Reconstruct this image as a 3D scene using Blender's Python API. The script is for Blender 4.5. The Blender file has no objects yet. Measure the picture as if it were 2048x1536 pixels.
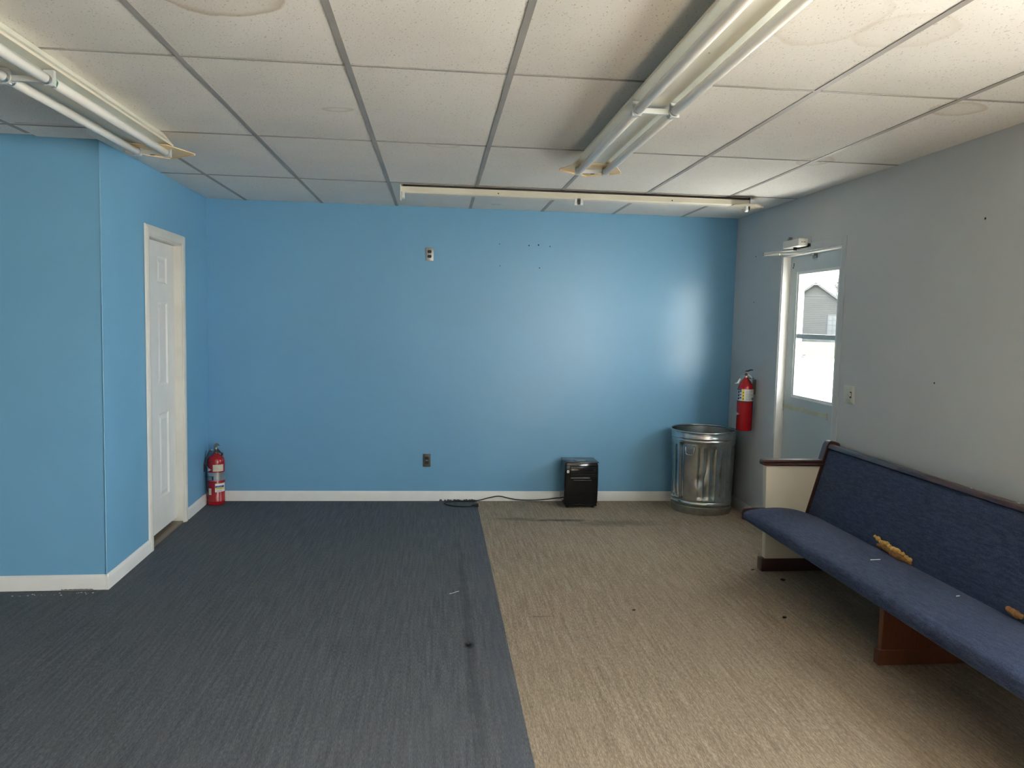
import bpy, bmesh, math, random
from mathutils import Vector, Matrix, noise as mnoise
random.seed(7)
SC = bpy.context.scene
COL = SC.collection
PI = math.pi

# ---------------------------------------------------------------- camera
cam_d = bpy.data.cameras.new('camera')
cam = bpy.data.objects.new('camera', cam_d); COL.objects.link(cam)
cam_d.sensor_fit = 'HORIZONTAL'; cam_d.sensor_width = 36.0
cam_d.lens = 1529.6 / 2048 * 36.0
cam_d.clip_start = 0.05; cam_d.clip_end = 500
yaw, pitch, roll = 0.0998443, -0.0816197, 0.0234244
_f = Vector((math.sin(yaw)*math.cos(pitch), math.cos(yaw)*math.cos(pitch), math.sin(pitch)))
_r = Vector((math.cos(yaw), -math.sin(yaw), 0)); _u = _r.cross(_f)
_r2 = math.cos(roll)*_r + math.sin(roll)*_u
_u2 = -math.sin(roll)*_r + math.cos(roll)*_u
m = Matrix((( _r2.x, _u2.x, -_f.x, 1.8784), (_r2.y, _u2.y, -_f.y, -6.5325), (_r2.z, _u2.z, -_f.z, 1.5579), (0, 0, 0, 1)))
cam.matrix_world = m
SC.camera = cam

# ---------------------------------------------------------------- world, sun, window portals, exposure
SKY = 20.0
world = bpy.data.worlds.new('world'); SC.world = world; world.use_nodes = True
wn = world.node_tree; wn.nodes.clear()
wo = wn.nodes.new('ShaderNodeOutputWorld'); wb = wn.nodes.new('ShaderNodeBackground')
wb.inputs['Color'].default_value = (0.93, 0.97, 1.0, 1); wb.inputs['Strength'].default_value = SKY
wn.links.new(wb.outputs[0], wo.inputs[0])
sun_d = bpy.data.lights.new('sun', 'SUN'); sun_d.energy = 130.0; sun_d.angle = math.radians(3); sun_d.color = (1.0, 0.965, 0.915)
sun = bpy.data.objects.new('sun', sun_d); COL.objects.link(sun)
sun.rotation_euler = Vector((-.9, -.30, -1.3)).to_track_quat('-Z', 'Y').to_euler()
W = 4.476; H = 2.495; WT = 0.14
WIN_R = (-8.3, -5.0, 0.70, 2.15)      # y0, y1, z0, z1 of the window in the right wall
YF = -9.4
def portal(name, loc, direction, sx, sz):
    d = bpy.data.lights.new(name, 'AREA'); d.shape = 'RECTANGLE'; d.size = sx; d.size_y = sz
    d.cycles.is_portal = True
    o = bpy.data.objects.new(name, d); COL.objects.link(o); o.location = loc
    o.rotation_euler = Vector(direction).to_track_quat('-Z', 'Y').to_euler()
    return o
portal('portal_window_right', (W+WT+.02, (WIN_R[0]+WIN_R[1])/2, (WIN_R[2]+WIN_R[3])/2), (-1, 0, 0), WIN_R[1]-WIN_R[0]+.1, WIN_R[3]-WIN_R[2]+.1)
portal('portal_door', (W+.16, -1.27, 1.5), (-1, 0, 0), .66, 1.0)

SC.view_settings.view_transform = 'Standard'; SC.view_settings.look = 'None'
SC.view_settings.gamma = 1.0; SC.view_settings.use_curve_mapping = False
SC.view_settings.exposure = 0.43
SC.cycles.max_bounces = 14; SC.cycles.diffuse_bounces = 8; SC.cycles.glossy_bounces = 5
SC.cycles.transparent_max_bounces = 12
SC.cycles.sample_clamp_indirect = 8.0
SC.cycles.use_denoising = True
SC.cycles.caustics_reflective = False; SC.cycles.caustics_refractive = False

# ---------------------------------------------------------------- materials
def new_mat(name):
    mt = bpy.data.materials.new(name); mt.use_nodes = True
    nt = mt.node_tree
    return mt, nt, nt.nodes['Principled BSDF']
def N(nt, t, **kw):
    n = nt.nodes.new(t)
    for k, v in kw.items(): setattr(n, k, v)
    return n
def setin(n, **kw):
    for k, v in kw.items(): n.inputs[k.replace('_', ' ')].default_value = v
def coords(nt, kind='Object', scale=(1, 1, 1), rot=(0, 0, 0)):
    tc = N(nt, 'ShaderNodeTexCoord'); mp = N(nt, 'ShaderNodeMapping')
    mp.inputs['Scale'].default_value = scale; mp.inputs['Rotation'].default_value = rot
    nt.links.new(tc.outputs[kind], mp.inputs['Vector'])
    return mp.outputs['Vector']
def noise(nt, vec, scale, detail=3, rough=.5):
    n = N(nt, 'ShaderNodeTexNoise'); n.inputs['Scale'].default_value = scale
    n.inputs['Detail'].default_value = detail; n.inputs['Roughness'].default_value = rough
    if vec is not None: nt.links.new(vec, n.inputs['Vector'])
    return n.outputs['Fac']
def ramp(nt, fac, stops):
    r = N(nt, 'ShaderNodeValToRGB'); nt.links.new(fac, r.inputs['Fac'])
    e = r.color_ramp.elements
    while len(e) < len(stops): e.new(0.5)
    for i, (p, c) in enumerate(stops):
        e[i].position = p; e[i].color = (c[0], c[1], c[2], 1) if hasattr(c, '__len__') else (c, c, c, 1)
    return r.outputs['Color']
def mixc(nt, fac, a, b, mode='MIX'):
    n = N(nt, 'ShaderNodeMix', data_type='RGBA', blend_type=mode)
    for sock, v in ((0, fac), (6, a), (7, b)):
        if hasattr(v, 'is_linked'): nt.links.new(v, n.inputs[sock])
        elif sock == 0: n.inputs[0].default_value = v
        else: n.inputs[sock].default_value = (v[0], v[1], v[2], 1)
    return n.outputs[2]
def math_(nt, op, a, b=None, c=None):
    n = N(nt, 'ShaderNodeMath', operation=op)
    for i, v in enumerate((a, b, c)):
        if v is None: continue
        if hasattr(v, 'is_linked'): nt.links.new(v, n.inputs[i])
        else: n.inputs[i].default_value = v
    return n.outputs[0]
def bump(nt, bs, h, dist=.002, strength=.5):
    b = N(nt, 'ShaderNodeBump'); b.inputs['Distance'].default_value = dist; b.inputs['Strength'].default_value = strength
    nt.links.new(h, b.inputs['Height']); nt.links.new(b.outputs['Normal'], bs.inputs['Normal'])
def plain(name, col, rough=.5, metal=0.0, var=.06, scale=6, bmp=0, bscale=60, spec=.5):
    """one colour with a slight procedural unevenness"""
    mt, nt, bs = new_mat(name)
    v = coords(nt, 'Object')
    f = noise(nt, v, scale, 4)
    c = ramp(nt, f, [(.3, [x*(1-var) for x in col]), (.7, [min(1, x*(1+var)) for x in col])])
    nt.links.new(c, bs.inputs['Base Color'])
    setin(bs, Roughness=rough, Metallic=metal)
    bs.inputs['Specular IOR Level'].default_value = spec
    if bmp: bump(nt, bs, noise(nt, v, bscale, 3), bmp, .6)
    return mt
def geo_pos(nt):
    return N(nt, 'ShaderNodeNewGeometry').outputs['Position']

M = {}
def wall_paint(name, col, rough, spec=.5, scuffs=None):
    mt, nt, bs = new_mat(name)
    pos = geo_pos(nt)
    f = noise(nt, pos, 1.3, 5, .6)
    c = ramp(nt, f, [(.25, [x*.965 for x in col]), (.75, [min(1, x*1.03) for x in col])])
    if scuffs:
        n2 = noise(nt, pos, 9, 6, .75)
        msk = ramp(nt, n2, [(.66, 0), (.72, 1)])
        c = mixc(nt, math_(nt, 'MULTIPLY', msk, .18), c, scuffs)
    nt.links.new(c, bs.inputs['Base Color'])
    setin(bs, Roughness=rough); bs.inputs['Specular IOR Level'].default_value = spec
    h = math_(nt, 'ADD', noise(nt, pos, 160, 2), math_(nt, 'MULTIPLY', noise(nt, pos, 22, 3), .8))
    bump(nt, bs, h, .0006, .5)
    return mt
M['blue_paint'] = wall_paint('blue_paint', (.165, .378, .58), .29, .55, (.18, .36, .52))
M['blue_paint_left'] = wall_paint('blue_paint_left', (.165, .385, .585), .45, .4)
M['grey_paint'] = wall_paint('grey_paint', (.55, .57, .57), .55, .35, (.42, .45, .44))
M['door_paint'] = wall_paint('door_paint', (.50, .56, .57), .35, .5)
M['corner_bead'] = wall_paint('corner_bead', (.22, .45, .62), .4)
M['white_trim'] = plain('white_trim', (.80, .79, .76), .38, var=.03, scale=9, bmp=.0005, bscale=25)
M['cream_trim'] = plain('cream_trim', (.76, .735, .67), .42, var=.05, scale=7, bmp=.0005, bscale=25)

def carpet(name, dark, mid, light, stain, worn, lines=None):
    mt, nt, bs = new_mat(name)
    pos = geo_pos(nt)
    mp = N(nt, 'ShaderNodeMapping'); mp.inputs['Scale'].default_value = (1, .16, 1)
    nt.links.new(pos, mp.inputs['Vector'])
    fine = noise(nt, mp.outputs[0], 260, 3, .6)
    mp2 = N(nt, 'ShaderNodeMapping'); mp2.inputs['Scale'].default_value = (1, .05, 1)
    nt.links.new(pos, mp2.inputs['Vector'])
    rows = noise(nt, mp2.outputs[0], 70, 2, .5)
    speck = noise(nt, pos, 260, 2, .7)
    tot = math_(nt, 'ADD', math_(nt, 'MULTIPLY', fine, .50), math_(nt, 'ADD', math_(nt, 'MULTIPLY', rows, .27), math_(nt, 'MULTIPLY', speck, .23)))
    c = ramp(nt, tot, [(.36, dark), (.5, mid), (.66, light)])
    big = noise(nt, pos, 1.7, 5, .65)
    c = mixc(nt, ramp(nt, big, [(.45, 0), (.75, .35)]), c, worn)
    n4 = noise(nt, pos, 4.5, 6, .7)
    c = mixc(nt, ramp(nt, n4, [(.60, 0), (.72, .45)]), c, stain)
    if lines: c = lines(nt, pos, c)
    nt.links.new(c, bs.inputs['Base Color']); setin(bs, Roughness=.95)
    bs.inputs['Specular IOR Level'].default_value = .15
    bump(nt, bs, tot, .003, .6)
    return mt
def smudge(nt, pos, c, centre, size, col, amt):
    """a soft stain at a place on the floor, broken up by noise"""
    mp = N(nt, 'ShaderNodeMapping'); mp.vector_type = 'TEXTURE'
    mp.inputs['Location'].default_value = (centre[0], centre[1], 0); mp.inputs['Scale'].default_value = (size[0], size[1], 1)
    nt.links.new(pos, mp.inputs['Vector'])
    ln = N(nt, 'ShaderNodeVectorMath', operation='LENGTH'); nt.links.new(mp.outputs[0], ln.inputs[0])
    d = math_(nt, 'ADD', ln.outputs['Value'], math_(nt, 'MULTIPLY', math_(nt, 'SUBTRACT', noise(nt, pos, 14, 4), .5), 1.3))
    return mixc(nt, ramp(nt, d, [(.3, amt), (1.0, 0)]), c, col)
def blue_lines(nt, pos, c):
    c = smudge(nt, pos, c, (2.06, -2.9), (.035, 1.9), (.03, .034, .040), .38)
    c = smudge(nt, pos, c, (2.055, -2.965), (.03, .05), (.004, .004, .004), 1.0)
    c = smudge(nt, pos, c, (2.19, -3.0), (.06, 4.5), (.080, .092, .125), .35)
    return c
def beige_lines(nt, pos, c):
    c = smudge(nt, pos, c, (2.87, -.66), (.30, .045), (.05, .042, .032), .75)
    c = smudge(nt, pos, c, (3.3, -.75), (.5, .12), (.09, .078, .06), .5)
    c = smudge(nt, pos, c, (2.55, -.62), (.22, .06), (.09, .078, .06), .5)
    c = smudge(nt, pos, c, (2.45, -2.62), (.09, .006), (.05, .04, .03), .6)
    return c
M['carpet_blue'] = carpet('carpet_blue', (.055, .061, .070), (.096, .105, .118), (.165, .175, .19), (.070, .076, .085), (.108, .115, .125), blue_lines)
M['carpet_beige'] = carpet('carpet_beige', (.165, .127, .090), (.28, .222, .162), (.46, .38, .29), (.20, .158, .115), (.32, .258, .19), beige_lines)

def tile_mat():
    mt, nt, bs = new_mat('acoustic_tile')
    pos = geo_pos(nt)
    base = ramp(nt, noise(nt, pos, 2.2, 4), [(.3, (.72, .70, .665)), (.7, (.77, .755, .72))])
    # pinholes and short fissures
    mp = N(nt, 'ShaderNodeMapping'); mp.inputs['Scale'].default_value = (1, .55, 1); mp.inputs['Rotation'].default_value = (0, 0, .5)
    nt.links.new(pos, mp.inputs['Vector'])
    v = N(nt, 'ShaderNodeTexVoronoi'); v.inputs['Scale'].default_value = 80; nt.links.new(mp.outputs[0], v.inputs['Vector'])
    gate = ramp(nt, noise(nt, pos, 45, 2), [(.48, 0), (.52, 1)])
    holes = math_(nt, 'MULTIPLY', ramp(nt, v.outputs['Distance'], [(.10, 1), (.18, 0)]), gate)
    fleck = ramp(nt, noise(nt, mp.outputs[0], 130, 2, .5), [(.30, 1), (.36, 0)])
    dark = math_(nt, 'MAXIMUM', holes, math_(nt, 'MULTIPLY', fleck, .55))
    c = mixc(nt, math_(nt, 'MULTIPLY', dark, .75), base, (.26, .23, .20))
    # water stains: a faint fill and a thin brown edge
    def ring(c, cx, cy, rx, ry, fill, edge, seed):
        mp = N(nt, 'ShaderNodeMapping'); mp.vector_type = 'TEXTURE'
        mp.inputs['Location'].default_value = (cx, cy, 0); mp.inputs['Scale'].default_value = (rx, ry, 1)
        nt.links.new(pos, mp.inputs['Vector'])
        s = N(nt, 'ShaderNodeVectorMath', operation='MULTIPLY'); nt.links.new(mp.outputs[0], s.inputs[0]); s.inputs[1].default_value = (1, 1, 0)
        ln = N(nt, 'ShaderNodeVectorMath', operation='LENGTH'); nt.links.new(s.outputs[0], ln.inputs[0])
        d = math_(nt, 'ADD', ln.outputs['Value'], math_(nt, 'MULTIPLY', math_(nt, 'SUBTRACT', noise(nt, pos, 7+seed, 3), .5), .28))
        w = .02/max(rx, ry)*.55
        a = ramp(nt, d, [(.0, fill*.6), (1-4*w, fill), (1-w, edge), (1+w*.5, 0)])
        return mixc(nt, a, c, (.40, .30, .20))
    for a in [(1.22, -4.28, .24, .30, .22, .62, 0), (1.42, -2.935, .075, .04, .02, .42, 1), (1.90, -2.29, .10, .05, .05, .32, 2),
              (2.34, -.30, .045, .045, .06, .38, 3), (3.98, -2.33, .10, .13, .15, .4, 4), (4.05, -3.42, .12, .10, .12, .4, 5),
              (3.05, -4.25, .16, .22, .05, .22, 6), (3.33, -4.18, .16, .15, .04, .18, 7), (-.1, -2.36, .15, .03, .2, .6, 8)]:
        c = ring(c, *a)
    nt.links.new(c, bs.inputs['Base Color']); setin(bs, Roughness=.92); bs.inputs['Specular IOR Level'].default_value = .15
    h = math_(nt, 'SUBTRACT', noise(nt, pos, 110, 3), dark)
    bump(nt, bs, h, .0015, .55)
    return mt
M['tile'] = tile_mat()
M['grid_metal'] = plain('grid_metal', (.30, .285, .265), .5, var=.12, scale=3)
M['plenum'] = plain('plenum', (.05, .05, .05), .9)
M['fixture_white'] = plain('fixture_white', (.66, .66, .58), .34, var=.05, scale=3)
M['fixture_cream'] = plain('fixture_cream', (.76, .72, .60), .4, var=.05, scale=4)
M['tube_glass'] = plain('tube_glass', (.86, .85, .80), .22, var=.015, scale=3)
M['socket_white'] = plain('socket_white', (.78, .80, .78), .35, var=.03)
M['holder_grey'] = plain('holder_grey', (.60, .62, .61), .35, .1, var=.05)
M['yellow_plastic'] = plain('yellow_plastic', (.80, .62, .36), .45, var=.07, scale=12)
M['aged_plate'] = plain('aged_plate', (.50, .46, .38), .5, var=.1)
M['green_ring'] = plain('green_ring', (.0, .22, .07), .35)
M['black'] = plain('black', (.008, .008, .009), .5)
M['hole'] = plain('hole', (.02, .02, .022), .8)
M['bare_metal'] = plain('bare_metal', (.55, .56, .55), .32, 1.0, var=.08, scale=20)
M['steel_plate'] = plain('steel_plate', (.36, .36, .35), .38, .9, var=.08)
M['bronze_plate'] = plain('bronze_plate', (.10, .095, .085), .42, .6, var=.08)
M['ivory'] = plain('ivory', (.62, .62, .52), .4, var=.03)
M['heater_black'] = plain('heater_black', (.004, .004, .005), .10, var=.1, spec=.55)
M['heater_top'] = plain('heater_top', (.010, .011, .013), .22, var=.1, spec=.6)
M['heater_panel'] = plain('heater_panel', (.16, .18, .20), .4)
M['rubber'] = plain('rubber', (.012, .012, .012), .6)
M['sticker_white'] = plain('sticker_white', (.75, .74, .72), .5, var=.02)
M['sticker_cream'] = plain('sticker_cream', (.62, .55, .42), .6, var=.10, scale=60)
M['sticker_blue'] = plain('sticker_blue', (.02, .04, .20), .45)
M['sticker_navy'] = plain('sticker_navy', (.01, .02, .07), .45)
M['sticker_yellow'] = plain('sticker_yellow', (.78, .60, .06), .5, var=.03)
M['label_grey'] = plain('label_grey', (.62, .63, .62), .4, var=.02)
M['print_grey'] = plain('print_grey', (.16, .16, .17), .6)
M['red_enamel'] = plain('red_enamel', (.33, .010, .014), .26, var=.06, scale=5)
M['red_enamel_bright'] = plain('red_enamel_bright', (.30, .006, .010), .20, var=.04, scale=5)
M['silver_band'] = plain('silver_band', (.55, .56, .56), .28, .9, var=.08, scale=30)
M['foam_yellow'] = plain('foam_yellow', (.50, .30, .09), .95, var=.22, scale=45, bmp=.004, bscale=120, spec=.1)
M['foam_brown'] = plain('foam_brown', (.24, .12, .05), .95, var=.25, scale=45, bmp=.004, bscale=120, spec=.1)
M['threshold'] = plain('threshold', (.22, .17, .12), .5, var=.12, scale=10)
M['pew_cream'] = plain('pew_cream', (.62, .57, .46), .40, var=.04, scale=3, bmp=.0004, bscale=30)
M['pew_white_edge'] = plain('pew_white_edge', (.78, .76, .68), .4, var=.03)
M['concrete'] = plain('concrete', (.50, .48, .45), .9, spec=0, var=.08, scale=.3)
M['grass'] = plain('grass', (.033, .035, .018), .95, spec=0, var=.15, scale=1.2)
M['asphalt'] = plain('asphalt', (.34, .34, .33), .9, var=.06, scale=.4)
M['far_siding'] = plain('far_siding', (.039, .0385, .037), .8, spec=.1, var=.06, scale=.6)
M['far_trim'] = plain('far_trim', (.050, .050, .050), .6, spec=.1)
M['far_roof'] = plain('far_roof', (.036, .040, .047), .7)
M['far_glass'] = plain('far_glass', (.02, .023, .024), .3)
M['bark'] = plain('bark', (.030, .026, .025), .9)
M['hedge'] = plain('hedge', (.013, .016, .015), .9, var=.3, scale=3)

def fabric(name, a, b, c3):
    mt, nt, bs = new_mat(name)
    v = coords(nt, 'Object', (1, .35, 1))
    f = noise(nt, v, 420, 2, .7); g = noise(nt, coords(nt, 'Object', (1, .2, 1)), 90, 3, .6)
    t = math_(nt, 'ADD', math_(nt, 'MULTIPLY', f, .6), math_(nt, 'MULTIPLY', g, .4))
    nt.links.new(ramp(nt, t, [(.36, a), (.5, b), (.64, c3)]), bs.inputs['Base Color'])
    setin(bs, Roughness=.9); bs.inputs['Specular IOR Level'].default_value = .2
    bs.inputs['Sheen Weight'].default_value = .12; bs.inputs['Sheen Roughness'].default_value = .5
    bs.inputs['Sheen Tint'].default_value = (.5, .6, .9, 1)
    bump(nt, bs, t, .0012, .5)
    return mt
M['blue_fabric'] = fabric('blue_fabric', (.012, .018, .042), (.026, .037, .078), (.055, .074, .135))
def wood(name, a, b, rough, axis_scale):
    mt, nt, bs = new_mat(name)
    v = coords(nt, 'Object', axis_scale)
    f = noise(nt, v, 14, 6, .65)
    nt.links.new(ramp(nt, f, [(.3, a), (.7, b)]), bs.inputs['Base Color'])
    setin(bs, Roughness=rough); bs.inputs['Coat Weight'].default_value = .35; bs.inputs['Coat Roughness'].default_value = .15
    return mt
M['dark_wood'] = wood('dark_wood', (.030, .010, .008), (.065, .022, .016), .28, (8, .6, 8))
M['dark_wood_plinth'] = wood('dark_wood_plinth', (.028, .009, .008), (.050, .016, .014), .4, (.8, 8, 8))
M['red_wood'] = wood('red_wood', (.085, .024, .009), (.14, .042, .016), .38, (8, 8, .8))

def galvanised():
    mt, nt, bs = new_mat('galvanised_steel')
    v = coords(nt, 'Object')
    vo = N(nt, 'ShaderNodeTexVoronoi'); vo.inputs['Scale'].default_value = 38; nt.links.new(v, vo.inputs['Vector'])
    f = noise(nt, v, 5, 5, .6)
    c = ramp(nt, f, [(.3, (.40, .42, .42)), (.7, (.62, .63, .62))])
    c = mixc(nt, .18, c, vo.outputs['Color'], 'SOFT_LIGHT')
    nt.links.new(c, bs.inputs['Base Color'])
    setin(bs, Metallic=1.0, Roughness=.24)
    return mt
M['galvanised'] = galvanised()
def pane_mat(name, tint, refl=.06):
    mt = bpy.data.materials.new(name); mt.use_nodes = True; nt = mt.node_tree; nt.nodes.clear()
    o = N(nt, 'ShaderNodeOutputMaterial'); t = N(nt, 'ShaderNodeBsdfTransparent'); g = N(nt, 'ShaderNodeBsdfGlossy'); mx = N(nt, 'ShaderNodeMixShader')
    t.inputs[0].default_value = (*tint, 1); g.inputs['Roughness'].default_value = .02
    mx.inputs[0].default_value = refl
    nt.links.new(t.outputs[0], mx.inputs[1]); nt.links.new(g.outputs[0], mx.inputs[2]); nt.links.new(mx.outputs[0], o.inputs[0])
    return mt
M['pane'] = pane_mat('window_pane', (.94, .95, .94))

# ---------------------------------------------------------------- mesh helpers
def mesh_obj(name, bm, mat, parent=None, smooth=None, loc=None):
    bmesh.ops.recalc_face_normals(bm, faces=bm.faces)
    me = bpy.data.meshes.new(name); bm.to_mesh(me); bm.free()
    if smooth is not None:
        for p in me.polygons: p.use_smooth = True
        me.set_sharp_from_angle(angle=math.radians(smooth))
    for x in (mat if isinstance(mat, (list, tuple)) else [mat]): me.materials.append(x)
    o = bpy.data.objects.new(name, me); COL.objects.link(o)
    if parent: o.parent = parent
    if loc: o.location = loc
    return o
def tag(o, label=None, cat=None, group=None, kind=None):
    if label: o['label'] = label
    if cat: o['category'] = cat
    if group: o['group'] = group
    if kind: o['kind'] = kind
    return o
def empty(name, loc=(0, 0, 0), rz=0):
    o = bpy.data.objects.new(name, None); COL.objects.link(o); o.location = loc; o.rotation_euler = (0, 0, rz)
    o.empty_display_size = .1
    return o
def box(bm, x0, x1, y0, y1, z0, z1, T=None):
    c = [(x, y, z) for x in (x0, x1) for y in (y0, y1) for z in (z0, z1)]
    if T: c = [T(*p) for p in c]
    v = [bm.verts.new(p) for p in c]
    fs = []
    for f in ((0, 1, 3, 2), (4, 6, 7, 5), (0, 4, 5, 1), (2, 3, 7, 6), (0, 2, 6, 4), (1, 5, 7, 3)): fs.append(bm.faces.new([v[i] for i in f]))
    return v, fs
def bevel(bm, off, seg=2, angle=.6):
    bmesh.ops.recalc_face_normals(bm, faces=bm.faces)
    e = [x for x in bm.edges if len(x.link_faces) == 2 and x.calc_face_angle(0) > angle]
    bmesh.ops.bevel(bm, geom=e, offset=off, segments=seg, profile=.6, affect='EDGES', clamp_overlap=True)
def bx(name, dims, mat, parent=None, bev=0, seg=2, T=None, smooth=None, loc=None):
    bm = bmesh.new(); box(bm, *dims, T=T)
    if bev: bevel(bm, bev, seg)
    return mesh_obj(name, bm, mat, parent, (smooth or 40) if bev else smooth, loc)
def prism(bm, pts, axis, a, b, T=None):
    """pts: polygon in the plane normal to axis; extruded from a to b"""
    def mk(p, t):
        if axis == 'y': q = (p[0], t, p[1])
        elif axis == 'x': q = (t, p[0], p[1])
        else: q = (p[0], p[1], t)
        return T(*q) if T else q
    A = [bm.verts.new(mk(p, a)) for p in pts]; B = [bm.verts.new(mk(p, b)) for p in pts]
    bm.faces.new(A); bm.faces.new(B[::-1])
    n = len(pts)
    for i in range(n): bm.faces.new((A[i], B[i], B[(i+1) % n], A[(i+1) % n]))
def lathe(bm, prof, seg=32, c=(0, 0, 0), fn=None, close=False):
    rings = []
    for r, z in prof:
        if r < 1e-5: rings.append([bm.verts.new((c[0], c[1], c[2]+z))]); continue
        ring = []
        for i in range(seg):
            a = 2*PI*i/seg; rr = r
            if fn: rr = fn(r, z, a)
            ring.append(bm.verts.new((c[0]+rr*math.cos(a), c[1]+rr*math.sin(a), c[2]+z)))
        rings.append(ring)
    for R0, R1 in zip(rings, rings[1:]):
        for i in range(seg):
            j = (i+1) % seg
            if len(R0) == 1 and len(R1) == 1: continue
            if len(R0) == 1: bm.faces.new((R0[0], R1[i], R1[j]))
            elif len(R1) == 1: bm.faces.new((R0[i], R1[0], R0[j]))
            else: bm.faces.new((R0[i], R1[i], R1[j], R0[j]))
def tube(bm, pts, r, seg=10, cap=True):
    pts = [Vector(p) for p in pts]; rings = []
    up = Vector((0, 0, 1))
    for i, p in enumerate(pts):
        t = (pts[min(i+1, len(pts)-1)]-pts[max(i-1, 0)]).normalized()
        u = up if abs(t.dot(up)) < .95 else Vector((1, 0, 0))
        a = t.cross(u).normalized(); b = a.cross(t).normalized()
        rr = r(i/(len(pts)-1)) if callable(r) else r
        rings.append([bm.verts.new(p + a*rr*math.cos(2*PI*k/seg) + b*rr*math.sin(2*PI*k/seg)) for k in range(seg)])
    for A, B in zip(rings, rings[1:]):
        for k in range(seg): bm.faces.new((A[k], B[k], B[(k+1) % seg], A[(k+1) % seg]))
    if cap: bm.faces.new(rings[0][::-1]); bm.faces.new(rings[-1])
def smooth_path(pts, n=6):
    """Catmull-Rom through the points"""
    P = [Vector(p) for p in pts]; P = [P[0]*2-P[1]] + P + [P[-1]*2-P[-2]]; out = []
    for i in range(1, len(P)-2):
        for k in range(n):
            t = k/n; a, b, c, d = P[i-1], P[i], P[i+1], P[i+2]
            out.append(.5*((2*b)+(c-a)*t+(2*a-5*b+4*c-d)*t*t+(3*b-a-3*c+d)*t**3))
    out.append(P[-2]); return out
def cyl(bm, p0, p1, r, seg=20): tube(bm, [p0, p1], r, seg)
def arc_patch(bm, r, z0, z1, a0, a1, n=12, thick=.0006):
    """thin curved label on a cylinder; angles in degrees"""
    V = []
    for rr in (r, r+thick):
        for i in range(n+1):
            a = math.radians(a0+(a1-a0)*i/n)
            for z in (z0, z1): V.append(bm.verts.new((rr*math.cos(a), rr*math.sin(a), z)))
    k = 2*(n+1)
    for i in range(n):
        j = 2*i
        bm.faces.new((V[j], V[j+1], V[j+3], V[j+2])); bm.faces.new((V[k+j], V[k+j+2], V[k+j+3], V[k+j+1]))
        bm.faces.new((V[j], V[j+2], V[k+j+2], V[k+j])); bm.faces.new((V[j+1], V[k+j+1], V[k+j+3], V[j+3]))
    bm.faces.new((V[0], V[k], V[k+1], V[1])); bm.faces.new((V[2*n], V[2*n+1], V[k+2*n+1], V[k+2*n]))

# left wall frame: s runs from the back corner towards the camera, d out into the room.
LA = math.atan(.0236)
def L(s, d, z):
    # the wall top leans back a little towards the outer corner
    s2 = s - (.09*(s/2.12)*(z/H) if s > 1.5 else 0)
    return (s2*math.sin(LA) + d*math.cos(LA), -s2*math.cos(LA) + d*math.sin(LA), z)

# ---------------------------------------------------------------- the room shell
XL = -3.0
def structure(o, label=None): o['kind'] = 'structure'; (o.__setitem__('label', label) if label else None); return o
floor = structure(bx('floor', (XL-.2, W+.05, YF-.2, .2, -.16, -.012), M['plenum']), 'floor under the two carpets, blue-grey on the left and beige on the right')
SEAM = 2.246
cb = bx('carpet', (XL, SEAM, YF, 0, -.012, 0), M['carpet_blue'], floor); cb['label'] = 'worn blue-grey loop carpet'
cg = bx('carpet', (SEAM, W, YF, 0, -.012, -.0008), M['carpet_beige'], floor); cg['label'] = 'stained beige loop carpet'

wall_back = structure(bx('wall_back', (XL, W+.14, 0, .14, -.1, H+.2), M['blue_paint']), 'bright sky-blue painted back wall')
for x, z, r in [(2.399, 2.209, .004), (2.65, 2.204, .006), (2.732, 2.211, .007), (2.831, 2.202, .005), (2.407, 2.026, .004), (2.745, 2.018, .005)]:
    bm = bmesh.new(); tube(bm, [(x, .004, z), (x, -.0012, z)], r, 8); mesh_obj('screw_hole', bm, M['hole'], wall_back)

# left wall with its door opening
DO0, DO1, DOZ = .683, 1.383, 2.062
bm = bmesh.new()
box(bm, 0, DO0, -.12, 0, 0, H+.2, L)
box(bm, DO0, DO1, -.12, 0, DOZ, H+.2, L)
CT = (.02, -2.035)
# the run out to the corner: corner post follows the lean
def quadprism(bm, bot, top, z0, z1):
    A = [bm.verts.new((x, y, z0)) for x, y in bot]; B = [bm.verts.new((x, y, z1)) for x, y in top]
    bm.faces.new(A); bm.faces.new(B[::-1])
    for i in range(4): bm.faces.new((A[i], B[i], B[(i+1) % 4], A[(i+1) % 4]))
a = L(DO1, 0, 0)[:2]; b = L(DO1, -.12, 0)[:2]
quadprism(bm, [a, (.05, -2.122), (-.09, -2.122), b], [a, CT, (-.12, -2.035), b], 0, H+.0)
quadprism(bm, [a, CT, (-.12, -2.035), b], [a, CT, (-.12, -2.035), b], H, H+.2)
wall_left = structure(mesh_obj('wall_left', bm, M['blue_paint_left']), 'light blue wall with the panelled door')
bm = bmesh.new()
quadprism(bm, [(.05, -2.122), (XL, -2.20), (XL, -2.06), (.05, -1.982)], [CT, (XL, -2.11), (XL, -1.97), (CT[0], -1.895)], 0, H)
quadprism(bm, [CT, (XL, -2.11), (XL, -1.97), (CT[0], -1.895)], [CT, (XL, -2.11), (XL, -1.97), (CT[0], -1.895)], H, H+.2)
structure(mesh_obj('wall_jog', bm, M['blue_paint_left']), 'light blue wall facing the camera at the left')
bm = bmesh.new(); tube(bm, [(.0495, -2.1235, .085), (CT[0]-.0005, CT[1]-.0015, H-.004)], .0032, 8)
structure(mesh_obj('trim_2', bm, M['corner_bead'], None, 60), 'thin pale bead on the outer corner of the blue walls')
structure(bx('wall_side', (XL-.14, XL, YF, .14, -.1, H+.2), M['grey_paint']))

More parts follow.
